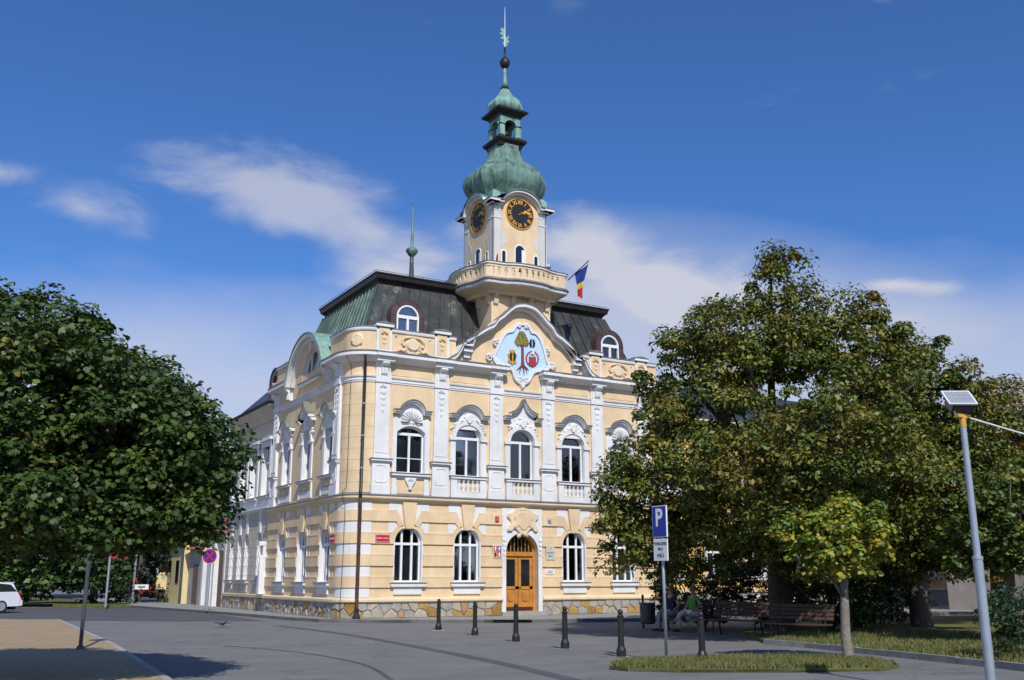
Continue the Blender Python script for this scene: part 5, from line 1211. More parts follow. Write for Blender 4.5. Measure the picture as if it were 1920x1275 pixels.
MB().ext([(hx-5.4,9.3),(hx+8.4,9.3),(hx+1.5,11.6)], -hy-8.2, -hy+2.2, lambda a, b_, c: (a, -c, b_)).build('roof', 'house_grey', gb_)

# ------------------------------------------------------------------ houses farther down the left street
def street_house(name, lab, x0, y0, y1, h, m, roofm='tile_roof', door=None, wins=()):
    t_ = thing(name, lab, 'house', (x0, y0, .12))
    D_ = y1-y0; MB().box(0, 7, 0, D_, 0, h).build('wall', m, t_)
    MB().add([(-.3,-.1,h),(-.3,D_+.1,h),(7.3,D_+.1,h),(7.3,-.1,h),(3.5,-.1,h+2.4),(3.5,D_+.1,h+2.4)], [(0,1,5,4),(2,3,4,5),(0,4,3),(1,2,5),(0,3,2,1)]).build('roof', roofm, t_)
    for a0, a1, z0, z1, mm in wins: MB().box(-.03, .05, a0, a1, z0, z1).build('window' if mm == 'car_glass' else 'door', mm, t_)
    return t_
street_house('low_house', 'low whitewashed house with dark gateway next to the side wing', .1, 18.4, 22.6, 3.9, 'old_white', wins=((.25,1.15,.0,3.0,'plank'),(1.9,2.5,.0,2.9,'plank'),(3.2,3.7,.0,2.6,'plank')))
for y in (1.3, 2.55, 3.8): MB().box(-.25,-.0,y,y+.35,0,3.4).build('gate_pier', 'old_white', bpy.data.objects['low_house'])
street_house('weathered_shed', 'weathered grey shed with brown plank door', .0, 22.9, 26.4, 3.2, 'house_grey', wins=((.9,2.2,.0,2.3,'plank'),))
street_house('yellow_house', 'pale yellow house with a dark downpipe down the street', -.25, 26.8, 34, 3.9, 'house_yellow', wins=((1.2,2.0,1.2,2.6,'car_glass'),(3.4,4.2,1.2,2.6,'car_glass')))
MB().tube([(-.1,-.06,0),(-.1,-.06,4.5)], .08, 8).build('downpipe', 'dark_zinc', bpy.data.objects['yellow_house'])

# ------------------------------------------------------------------ trees and shrubs
LEAF_SIMPLE = np.array([(0,0,0),(-.30,.42,.06),(0,1,-.08),(.30,.42,.06)])
LEAF_MAPLE = np.array([(0,0,0),(-.32,.10,.03),(-.50,.42,.05),(-.26,.48,.02),(-.30,.82,.0),(-.10,.70,.0),(0,1.02,-.06),(.10,.70,.0),(.30,.82,.0),(.26,.48,.02),(.50,.42,.05),(.32,.10,.03)])
def foliage(name, pos, nrm, size, cols, tmpl, rng, parent, loc):
    N = len(pos); K = len(tmpl)
    nrm = nrm/np.linalg.norm(nrm, axis=1, keepdims=True)
    r = rng.normal(size=(N,3)); r[:,2] -= .6
    t = r-(r*nrm).sum(1, keepdims=True)*nrm; t /= np.linalg.norm(t, axis=1, keepdims=True); s = np.cross(nrm, t)
    P = pos[:,None,:] + size[:,None,None]*(tmpl[None,:,0:1]*s[:,None,:] + (tmpl[None,:,1:2]-.4)*t[:,None,:] + tmpl[None,:,2:3]*nrm[:,None,:])
    me = bpy.data.meshes.new(name); me.vertices.add(N*K); me.vertices.foreach_set('co', P.reshape(-1).astype(np.float32))
    me.loops.add(N*K); me.loops.foreach_set('vertex_index', np.arange(N*K, dtype=np.int32)); me.polygons.add(N); me.polygons.foreach_set('loop_start', np.arange(0, N*K, K, dtype=np.int32))
    me.update(calc_edges=True)
    at = me.attributes.new('leafcol', 'FLOAT_COLOR', 'POINT'); c4 = np.ones((N,K,4), np.float32); c4[:,:,:3] = cols[:,None,:]; at.data.foreach_set('color', c4.reshape(-1))
    return link(name, me, 'foliage', parent)
def leafcols(rng, N, pal, w, jit=.18):
    pal = np.array(pal); idx = rng.choice(len(pal), N, p=np.array(w)/sum(w)); return np.clip(pal[idx]*(1+rng.normal(0, jit, (N,1))), .004, 1)
def clumps(rng, ells, per_m2, cr, rag):
    """centres of leaf clumps spread through a crown made of ellipsoids"""
    C = []
    for (cx, cy, cz, rx, ry, rz) in ells:
        n = int(per_m2*4*math.pi*((rx*ry+rx*rz+ry*rz)/3)); d = rng.normal(size=(n,3)); d /= np.linalg.norm(d, axis=1, keepdims=True)
        k = rng.uniform(.42, 1.0, (n,1))**.6; far = rng.random((n,1)) < rag; k = np.where(far, rng.uniform(1.0, 1.07, (n,1)), k); C.append(np.array([cx,cy,cz])+d*k*np.array([rx,ry,rz]))
    return np.concatenate(C)
def make_tree(name, lab, base, ells, trunk, pal, w, seed, leaf=.16, tmpl=LEAF_SIMPLE, per_m2=1.0, cr=.62, per=90, bark='bark', grp=None, cat='tree', limbs=10, zmin=None, fl=.8, rag=.10):
    rng = np.random.default_rng(seed); t_ = thing(name, lab, cat, (base[0], base[1], 0), 0, grp)
    C = clumps(rng, ells, per_m2, cr, rag); nC = len(C)
    rad = cr*np.where(rng.random(nC) < .3, rng.uniform(.35,.6,nC), rng.uniform(.65, 1.35, nC))
    d = rng.normal(size=(nC, per, 3)); d /= np.linalg.norm(d, axis=2, keepdims=True); d[:,:,2] = np.where(d[:,:,2] < -.35, -d[:,:,2], d[:,:,2])
    k = rng.uniform(.45, 1.08, (nC, per, 1)); P = C[:,None,:]+d*k*rad[:,None,None]*np.array([1,1,fl])
    nr = d*.75+np.array([0,0,.55])+rng.normal(0, .42, (nC, per, 3)); P = P.reshape(-1,3); nr = nr.reshape(-1,3)
    tone = np.repeat(rng.choice(len(pal), nC, p=np.array(w)/sum(w)), per); mix = rng.random(len(P)) < .55
    cols = leafcols(rng, len(P), pal, w); pc = np.array(pal)[tone]*(1+rng.normal(0, .16, (len(P),1))); cols = np.where(mix[:,None], np.clip(pc, .004, 1), cols)
    if zmin is not None: keep = P[:,2] > zmin+rng.uniform(0,.25,len(P)); P, nr, cols = P[keep], nr[keep], cols[keep]
    foliage('crown', P, nr, leaf*rng.uniform(.55, 1.4, len(P)), cols, tmpl, rng, t_, None)
    if trunk:
        r0, ht = trunk; b = MB(); rg = random.Random(seed)
        pts_ = [(0,0,-.05),(.02,.0,.12),(.0,.02,ht*.3),(.05,.03,ht*.6),(.03,-.02,ht)]
        b.tube(pts_, [r0*1.35,r0*1.08,r0*.95,r0*.85,r0*.72], 12)
        tr_ = b.build('trunk', bark, t_, smooth=True)
        idx = rng.choice(nC, min(limbs, nC), replace=False)
        for i in idx:
            c_ = C[i]; z0 = ht*rg.uniform(.72, 1.0); m_ = Vector((c_[0]*.38, c_[1]*.38, z0+(c_[2]-z0)*.55)); MB().tube([(.02,0,z0-.1), m_, tuple(c_)], [r0*.5, r0*.28, r0*.06], 7).build('limb', bark, tr_, smooth=True)
    return t_
CH = [(.135,.165,.026),(.092,.13,.022),(.22,.195,.034),(.21,.14,.03),(.066,.10,.018),(.25,.225,.042)]; CHW = [3.2,3.2,1.9,1.1,2.2,.7]
GRN = [(.050,.090,.018),(.036,.070,.016),(.07,.115,.022),(.115,.14,.03),(.20,.17,.03)]; GRW = [4,4,2.5,1.0,.25]
YGR = [(.20,.25,.03),(.12,.185,.026),(.32,.29,.032),(.40,.32,.035),(.36,.13,.045)]; YGW = [3.5,3,2.5,1.3,.12]
def ce(bx, by, L_): 
    out = []
    for x, y, z, rx, ry, rz in L_:
        a, b_ = cw(x, y); out.append((a-bx, b_-by, z, rx, ry, rz))
    return out
# the big horse chestnut of the park
bx, by = cw(8.35, 31.6)
make_tree('chestnut_tree', 'huge spreading browning chestnut tree before the right half of the building', (bx, by),
    ce(bx, by, [(8.5,30.2,6.0,3.9,4.4,3.3),(8.75,30.2,10.5,.85,1.2,1.45),(8.6,30.2,8.9,1.7,1.8,1.4),(10.9,30.5,9.0,1.25,1.7,1.6),(7.0,30,8.7,1.2,1.6,1.5),(12.0,30.6,8.2,1.2,1.6,1.2),(5.9,29.6,7.4,1.8,2.2,1.9),(4.5,29.0,4.9,1.5,2.0,2.1),(3.75,28.6,3.4,1.15,1.6,1.6),(12.5,30.9,6.5,1.9,2.6,2.2),(13.4,31,7.6,1.3,2.0,1.5),(14.2,31.2,6.0,1.4,2.2,1.6),(13.4,29.4,2.9,2.0,2,1.3),(13.5,31,4.8,1.6,2.6,1.8),(8.2,27.8,3.6,4.0,3.2,1.5),(11.4,28.6,3.7,2.6,3,1.6),(6.2,25.6,4.3,1.6,1.6,1.3),(8.6,25.0,4.8,2.2,1.8,1.4),(3.9,28.8,2.5,1.2,1.5,1.0),(5.7,29.6,2.5,1.5,1.4,.9),(8.8,29,2.35,2.0,1.5,.8),(11.2,29.6,2.5,1.9,1.5,.9)]),
    (.40, 3.8), CH, CHW, 11, leaf=.135, per_m2=1.42, cr=.56, per=165, limbs=40, zmin=1.35)
bx, by = cw(17.8, 37)
make_tree('chestnut_tree', 'brown-tinged chestnut at the far right behind the lamp post', (bx, by), ce(bx, by, [(17.4,36.5,4.8,3.4,3,3.2),(18.2,37,7.6,1.3,1.6,1.5),(20.8,37,5.5,3,3,3.0),(15.8,36.5,3.2,2.6,2.4,1.8),(23,38,5.5,3,3,3.6)]), (.32, 3.2), [(.16,.135,.026),(.12,.115,.022),(.22,.13,.032),(.085,.10,.02)], [3,3,1.6,2], 12, leaf=.15, per_m2=1.1, cr=.62, per=150, zmin=1.3)
bx, by = cw(13.5, 33.7)
make_tree('park_tree', 'dark-trunked tree standing in the shaded lawn behind the young maple', (bx, by), ce(bx, by, [(13.6,34.2,4.6,2.6,2.4,1.9),(15.6,34,4.4,2.2,2.2,1.8)]), (.34, 3.0), CH, CHW, 13, leaf=.15, per_m2=1.1, per=140, zmin=1.9)
# maples with ball crowns
bx, by = cw(6.72, 20.6)
make_tree('globe_maple', 'young yellow-green maple with ball crown on the grass island', (bx, by), ce(bx, by, [(6.62,20.6,2.25,1.12,1.05,.78),(6.95,20.5,2.75,.78,.75,.48),(6.1,20.6,2.35,.66,.7,.5)]), (.105, 1.75), YGR, YGW, 21, leaf=.095, tmpl=LEAF_MAPLE, per_m2=5.4, cr=.27, per=80, bark='bark_grey', grp='ball-crowned maples', limbs=10, zmin=1.5)
bx, by = cw(12.3, 25)
make_tree('globe_maple', 'green ball-crowned maple at the right edge behind the lamp post', (bx, by), ce(bx, by, [(12.2,25,3.1,1.75,1.6,1.2),(13.4,25,3.3,1.4,1.4,1.2),(11.6,25,2.3,1.0,1.2,.7)]), (.13, 1.9), [(.085,.13,.022),(.06,.10,.018),(.14,.16,.03),(.22,.19,.03)], [4,4,2,.6], 22, leaf=.11, tmpl=LEAF_MAPLE, per_m2=3.6, cr=.34, per=80, bark='bark_grey', grp='ball-crowned maples', zmin=1.5)
bx, by = cw(-8.3, 15.6)
make_tree('globe_maple', 'large dense dark green maple filling the left edge', (bx, by), ce(bx, by, [(-9.2,16,4.15,3.2,3,2.3),(-7.6,16.1,3.8,2.55,2.6,2.0),(-6.2,16.3,3.35,1.6,2.0,1.5),(-5.5,16.4,3.1,.85,1.4,1.1),(-7.6,15.6,2.6,2.6,2.2,.8)]), (.20, 2.6), GRN, GRW, 23, leaf=.092, tmpl=LEAF_MAPLE, per_m2=5.2, cr=.40, per=120, rag=0, bark='bark_grey', grp='ball-crowned maples', zmin=1.92, limbs=8)
# shrubs
def shrub(name, lab, x, y, r, h, pal, w, seed, leaf=.12, per_m2=2.2, cr=.34, per=60, cat='shrub', tmpl=LEAF_SIMPLE, grp=None, stems=6):
    a, b_ = cw(x, y); t_ = make_tree(name, lab, (a, b_), [(0,0,h*.52,r,r*.9,h*.5)], None, pal, w, seed, leaf=leaf, per_m2=per_m2, cr=cr, per=per, cat=cat, tmpl=tmpl, grp=grp, zmin=.02)
    b = MB(); rg = random.Random(seed)
    for _ in range(stems): an = rg.uniform(0,6.28); b.tube([(.1*math.cos(an),.1*math.sin(an),0),(r*.5*math.cos(an),r*.5*math.sin(an),h*.7)], [.03,.012], 5)
    b.build('stem', 'bark', t_); return t_
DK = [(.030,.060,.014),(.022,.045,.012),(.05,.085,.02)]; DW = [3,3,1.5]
shrub('shrub', 'dense dark green shrub in the bottom right corner', 10.9, 20.6, 1.55, 1.55, [(.035,.085,.03),(.025,.06,.02),(.06,.11,.03)], [3,3,1], 31, leaf=.09, per_m2=6, cr=.25, per=50)
shrub('shrub', 'bushy shrub right of the lamp post foot, farther back', 12.6, 23.6, 1.3, 1.5, [(.05,.09,.03),(.035,.06,.02)], [1,1], 32, leaf=.09, per_m2=5, cr=.26, per=50)
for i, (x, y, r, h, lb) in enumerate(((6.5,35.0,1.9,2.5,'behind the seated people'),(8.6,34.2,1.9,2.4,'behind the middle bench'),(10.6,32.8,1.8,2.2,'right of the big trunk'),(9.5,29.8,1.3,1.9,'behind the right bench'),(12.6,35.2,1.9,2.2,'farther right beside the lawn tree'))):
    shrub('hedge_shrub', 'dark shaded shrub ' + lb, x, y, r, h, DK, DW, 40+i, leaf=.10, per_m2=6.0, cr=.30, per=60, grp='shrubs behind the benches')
bgp = [(.045,.085,.02),(.03,.06,.016),(.075,.115,.025),(.10,.11,.03)]
for i, (x, y, r, h, lb, pl_) in enumerate(((-29.5,60,4.6,6.5,'broad bright green shrub behind the white car',[(.07,.125,.025),(.05,.10,.02),(.09,.14,.03)]),(-24.8,60,2.0,3.0,'low dark bush left of the sign poles',bgp[:2]),(-38,66,6,9,'tall leafy bush at the far left edge',bgp),(-19.0,70,2.0,2.4,'round low bush behind the sign poles',bgp[:2]))):
    shrub('far_shrub', lb, x, y, r, h, pl_, [1]*len(pl_), 60+i, leaf=.34, per_m2=1.2, cr=.75, per=60, grp='shrubs across the left road')
for i, (x, y, r, h, lb) in enumerate(((-33,80,5,12,'leafy tree behind the bright green shrub'),(-27,84,4.5,13,'dark tree behind the red direction sign'),(-22,86,4.2,12,'tall tree above the red car'),(-42,84,6,13,'tree beyond the left edge'))):
    a, b_ = cw(x, y); make_tree('far_tree', lb, (a, b_), [(0,0,h*.58,r,r,h*.42),(r*.3,0,h*.36,r*.9,r*.8,h*.28)], (.3, h*.35), bgp, [3,3,1.5,1], 70+i, leaf=.42, per_m2=.8, cr=.95, per=60, grp='trees across the left road', zmin=.4)
# blue-grey spruce with drooping tiers
a, b_ = cw(-24.3, 66); sp = thing('spruce_tree', 'dark blue-grey spruce with drooping branches across the left road', 'tree', (a, b_, 0))
rng = np.random.default_rng(5); P = []; Nn = []
for k in range(150):
    z = rng.uniform(.6, 9); L_ = 3.2*(1-z/10)+.2; an = rng.uniform(0, 6.28)
    for q in np.linspace(.15, 1, 26):
        jit = rng.normal(0, .10, (4,3)); P += [np.array([L_*q*math.cos(an), L_*q*math.sin(an), z-.5*q*q])+j for j in jit]; Nn += [np.array([.2*math.cos(an), .2*math.sin(an), .8])+rng.normal(0,.4,3) for _ in range(4)]
P = np.array(P); Nn = np.array(Nn); foliage('crown', P, Nn, .22*rng.uniform(.7,1.3,len(P)), leafcols(rng, len(P), [(.035,.055,.045),(.025,.042,.035),(.05,.07,.055)], [2,2,1]), LEAF_SIMPLE, rng, sp, None)
MB().tube([(0,0,0),(0,0,9)], [.2,.03], 8).build('trunk', 'bark', sp)

# ------------------------------------------------------------------ bollards
def bollard(x, y, lab):
    t_ = thing('bollard', lab, 'bollard', (x, y, 0), random.uniform(0,3), 'black bollards across the square')
    MB().lathe([(.105,0),(.105,.14),(.095,.17),(.075,.22),(.072,.24)], 0, 0, 14).build('foot', 'black_paint', t_, smooth=False)
    MB().lathe([(.070,.2),(.066,.5),(.064,.82),(.075,.83),(.075,.855),(.055,.865),(.05,.88)], 0, 0, 14).build('post', 'black_paint', t_, smooth=False)
    MB().lathe([(.035,.87),(.052,.90),(.058,.93),(.052,.96),(.03,.985),(.005,.99)], 0, 0, 14).build('ball', 'black_paint', t_, smooth=True)
    MB().lathe([(.21+random.uniform(-.03,.03),0.0),(.20,.012),(.0,.014)], .03, .02, 9).build('mortar_pad', 'concrete', t_)
BL = [(.54,-7.15),(.13,-10.4),(-.33,-13.55),(-.64,-16.38),(-.94,-19.03),(-.35,-20.96)]
for p_, lb in zip(BL, ('leftmost black bollard, nearest the building', 'second black bollard from the left', 'third black bollard from the left, in line with the door', 'fourth black bollard from the left', 'fifth bollard from the left, left of the parking sign', 'rightmost black bollard, right of the parking sign')): bollard(*p_, lb)

# ------------------------------------------------------------------ parking sign
px_, py_ = -1.05, -20.69
def facing(x, y, tilt):                          # frame of a plate turned towards the road
    def fr(a, b, c): return (a*math.cos(tilt)+c*math.sin(tilt), a*math.sin(tilt)-c*math.cos(tilt), b)
    return fr
fr = facing(0, 0, R(-74))
ps = thing('parking_sign', 'blue P parking sign with white panel on a grey pole', 'parking sign', (px_, py_, 0))
MB().tube([(0,0,0),(0,0,3.08)], .032, 10).build('pole', 'zinc', ps, smooth=True)
MB().lathe([(.07,0),(.06,.10),(.034,.12)], 0, 0, 10).build('pole_foot', 'zinc', ps)
fr = facing(0, 0, R(-88))
pn = MB().fbox(fr, -.22, .22, 2.46, 3.10, .035, .065).build('sign_plate', 'sign_white', ps); MB().fbox(fr, -.204, .204, 2.476, 3.084, .066, .070).build('blue_field', 'sign_blue', pn)
text('letter_p', 'P', .50, 'sign_white', fr, -.01, 2.84, .072, pn, sx=.85, ext=.002, bold=.012)
pn = MB().fbox(fr, -.21, .21, 1.99, 2.43, .035, .06).build('text_panel', 'sign_white', ps)
for s_, z, sz, sx_ in (('VYHRAZENO',2.33,.09,.76),('PRO',2.22,.09,.9),('MěÚ',2.09,.11,.95)): text('lettering', s_, sz, 'clock_black', fr, 0, z, .062, pn, sx=sx_, ext=.002)
lt = MB(); rg = random.Random(3)
def litter(name, lab, pts, seed):
    rg = random.Random(seed); b = MB()
    for x, y in pts:
        an = rg.uniform(0,6.28); s = rg.uniform(.03,.06); z = .012+rg.uniform(0,.02); c_, s2 = math.cos(an)*s, math.sin(an)*s
        b.add([(x-c_,y-s2,z),(x+s2*.5,y-c_*.5,z+.01),(x+c_,y+s2,z+.015),(x-s2*.5,y+c_*.5,z)], [(0,1,2,3)])
    o = b.build(name, 'leaf_litter'); tag(o, lab, 'leaf litter'); o['kind'] = 'stuff'
litter('leaf_litter', 'brown fallen leaves gathered along the pavement kerb', [(x, y-rg.uniform(.02,.5)) for x, y in ((-.6+ .9*k*.12+rg.uniform(-.1,.1), .35-.09*k) for k in range(48))], 1)
litter('leaf_litter', 'dry brown leaves caught round the foot of the parking sign', [(px_+rg.gauss(0,.16), py_+rg.gauss(0,.16)) for _ in range(40)], 2)

# ------------------------------------------------------------------ solar lamp post on the right
lx, ly = cw(6.66, 14.4)
lp = thing('solar_lamp_post', 'tall grey steel post with a tilted flat panel on a yellow head', 'lamp post', (lx, ly, 0))
MB().lathe([(.066,0),(.066,1.9),(.074,1.905),(.074,1.95),(.05,1.96),(.042,3.85)], 0, 0, 14).build('post', 'zinc', lp, smooth=False)
MB().lathe([(.047,3.81),(.047,3.95),(.043,3.96)], 0, 0, 12).build('collar', 'yellow_paint', lp); MB().box(-.14,.14,-.04,.04,3.95,4.0).build('head', 'yellow_paint', lp)
pn_ = Vector((-.35,-.60,.72)).normalized(); pu = Vector((.866,-.5,0)); pu = (pu - pn_*pu.dot(pn_)).normalized(); pw = pn_.cross(pu)
def tr_pts(x0,x1,y0,y1,z0,z1): return [tuple(pu*p[0]+pw*p[1]+pn_*p[2] + Vector((-.04,.0,4.22))) for p in ((x0,y0,z0),(x1,y0,z0),(x1,y1,z0),(x0,y1,z0),(x0,y0,z1),(x1,y0,z1),(x1,y1,z1),(x0,y1,z1))]
BX = [(0,3,2,1),(4,5,6,7),(0,1,5,4),(1,2,6,5),(2,3,7,6),(3,0,4,7)]
MB().add(tr_pts(-.21,.21,-.17,.17,.02,.045), BX).build('panel_frame', 'sign_white', lp)
for i in range(4):
    for j in range(3): MB().add(tr_pts(-.19+.096*i,-.10+.096*i,-.15+.101*j,-.056+.101*j,.046,.050), BX).build('solar_cell', 'cell_sky_sheen', lp)
MB().add(tr_pts(-.15,.15,-.16,.10,-.13,.018), BX).build('housing', 'panel_dark', lp); MB().add(tr_pts(-.12,.12,-.165,-.161,-.10,-.02), BX).build('lamp_glass', 'car_glass', lp)
for sg in (-1,1): MB().tube([(sg*.13,0,3.98),(sg*.19,.03,4.10),(sg*.14,.0,4.22)], .010, 6).build('bracket', 'zinc', lp)
cx_, cy_ = cw(13, 15.5); cbl = MB().tube([(lx+.1, ly, 3.97)] + [(lx+.1+(cx_-lx)*k/8, ly+(cy_-ly)*k/8, 3.97-.85*k/8-.25*math.sin(math.pi*k/8)) for k in range(1,9)], .012, 5).build('cable', 'frame_white'); tag(cbl, 'pale cable running from the lamp head to the right', 'cable')

# dark sign pole under the left maple
a, b_ = cw(-9.93, 23.63); t_ = thing('sign_pole', 'dark slim sign pole under the left maple crown', 'sign pole', (a, b_, 0))
MB().tube([(0,0,0),(0,0,3.9)], .045, 10).build('pole', 'dark_zinc', t_); MB().lathe([(.09,.0),(.085,.12),(.05,.14)], 0, 0, 10).build('foot', 'dark_zinc', t_)
fr = facing(0,0,R(-40)); MB().ext([(.32*math.cos(k*.2094), 3.6+.32*math.sin(k*.2094)) for k in range(30)], .05, .07, fr).build('sign_disc', 'zinc', t_)
# no-stopping sign
a, b_ = -2.15, 12.4; t_ = thing('no_stopping_sign', 'round blue and red no-stopping sign on a grey pole beside the wing', 'road sign', (a, b_, .12))
MB().tube([(0,0,0),(0,0,3.0)], .06, 10).build('pole', 'zinc', t_)
fr = facing(0,0,R(-35)); circ = lambda r_: [(r_*math.cos(k*.2094), 2.55+r_*math.sin(k*.2094)) for k in range(30)]
MB().ext(circ(.37), .07, .09, fr).build('sign_disc', 'sign_white', t_); MB().ext(circ(.352), .091, .094, fr).build('red_ring', 'sign_red', t_); MB().ext(circ(.275), .095, .098, fr).build('blue_field', 'sign_blue', t_)
for an in (45, 135):
    c_, s_ = math.cos(R(an)), math.sin(R(an)); MB().ext([(x*c_-y*s_, 2.55+x*s_+y*c_) for x, y in ((-.275,-.035),(.275,-.035),(.275,.035),(-.275,.035))], .0985, .101+.001*(an > 90), fr).build('red_bar', 'sign_red', t_)
# direction signs at the far left
a, b_ = cw(-22.14,55.4); t_ = thing('direction_sign', 'red arrow direction sign on a grey pole across the road', 'direction sign', (a, b_, .1))
MB().tube([(0,0,0),(0,0,3.6)], .06, 8).build('pole', 'zinc', t_)
fr = facing(0,0,R(-30)); MB().ext([(.05,2.6),(1.0,2.6),(1.12,2.72),(1.0,2.84),(.05,2.84)], .05, .08, fr).build('arrow_plate', 'sign_red', t_)
for x, w in ((.2,.12),(.55,.16),(.75,.14)): MB().fbox(fr, x, x+w, 2.68, 2.76, .081, .084).build('printed_word', 'sign_white', t_)
a, b_ = cw(-23.5,62.9); t_ = thing('sign_pole', 'plain grey pole with a small white arrow board at its foot', 'sign pole', (a, b_, .1)); MB().tube([(0,0,0),(0,0,3.2)], .07, 8).build('pole', 'zinc', t_)
fr = facing(0,0,R(-30)); MB().fbox(fr, .1, .95, .85, 1.15, .05, .08).build('white_board', 'sign_white', t_); MB().fbox(fr, .3, .75, .96, 1.04, .081, .084).build('printed_word', 'clock_black', t_)
a, b_ = cw(-23.2,66); t_ = thing('notice_board', 'cream notice board on short legs by the far pavement', 'notice board', (a, b_, .1)); MB().fbox(fr, 0, .9, .8, 1.9, 0, .06).build('board', 'house_yellow', t_)
for x in (.1,.75): MB().fbox(fr, x, x+.06, 0, .8, 0, .05).build('leg', 'plank', t_)
MB().ext([(.3,1.55),(.45,1.75),(.62,1.6),(.5,1.4)], .06, .065, fr).build('printed_emblem', 'house_grey', t_)
a, b_ = cw(-23.6, 72); t_ = thing('sign_board', 'small red and white board hung between two far poles', 'sign', (a, b_, .1))
for x in (0, .9): MB().tube([tuple(fr(x,0,0)), tuple(fr(x,5.2,0))], .05, 6).build('pole', 'zinc', t_)
MB().fbox(fr, -.05, .95, 2.9, 3.3, .05, .08).build('red_board', 'sign_red', t_); MB().fbox(fr, -.05, .95, 2.4, 2.86, .05, .08).build('white_board', 'sign_white', t_)
for z in (2.52,2.66,2.76): MB().fbox(fr, .1, .8, z-.03, z+.03, .081, .085).build('printed_line', 'clock_black', t_)

# ------------------------------------------------------------------ benches, people, bin
def bench(x, y, rz, lab):
    t_ = thing('park_bench', lab, 'bench', (x, y, 0), rz, 'slatted benches under the chestnut')
    for k in range(4): MB().box(-.9,.9,-.02+k*.11,.07+k*.11,.43,.465).build('seat_slat', 'bench_wood', t_)
    for k in range(4):
        z = .56+k*.105; y_ = .44+k*.035; MB().add([(-.9,y_,z),(.9,y_,z),(.9,y_+.03,z+.085),(-.9,y_+.03,z+.085),(-.9,y_+.035,z-.01),(.9,y_+.035,z-.01),(.9,y_+.065,z+.075),(-.9,y_+.065,z+.075)],[(0,1,2,3),(4,7,6,5),(0,4,5,1),(3,2,6,7),(0,3,7,4),(1,5,6,2)]).build('back_slat', 'bench_wood', t_)
    for sx in (-.68,.68):
        MB().tube([(sx,0,0),(sx,.05,.40),(sx,.42,.42),(sx,.58,.98)], .028, 6).tube([(sx,.5,0),(sx,.38,.41)], .028, 6).build('leg', 'iron', t_)
HB_ = -R(12)
def bpos(x, y): return cw(x, y)
b1 = bpos(5.3,32.5); b2 = bpos(6.4,29.6); b3 = bpos(7.5,27.2)
bench(*b1, -R(72), 'left bench where the two people sit'); bench(*b2, -R(72), 'middle empty bench in deep shade'); bench(*b3, -R(72), 'right empty bench nearest the lawn kerb')
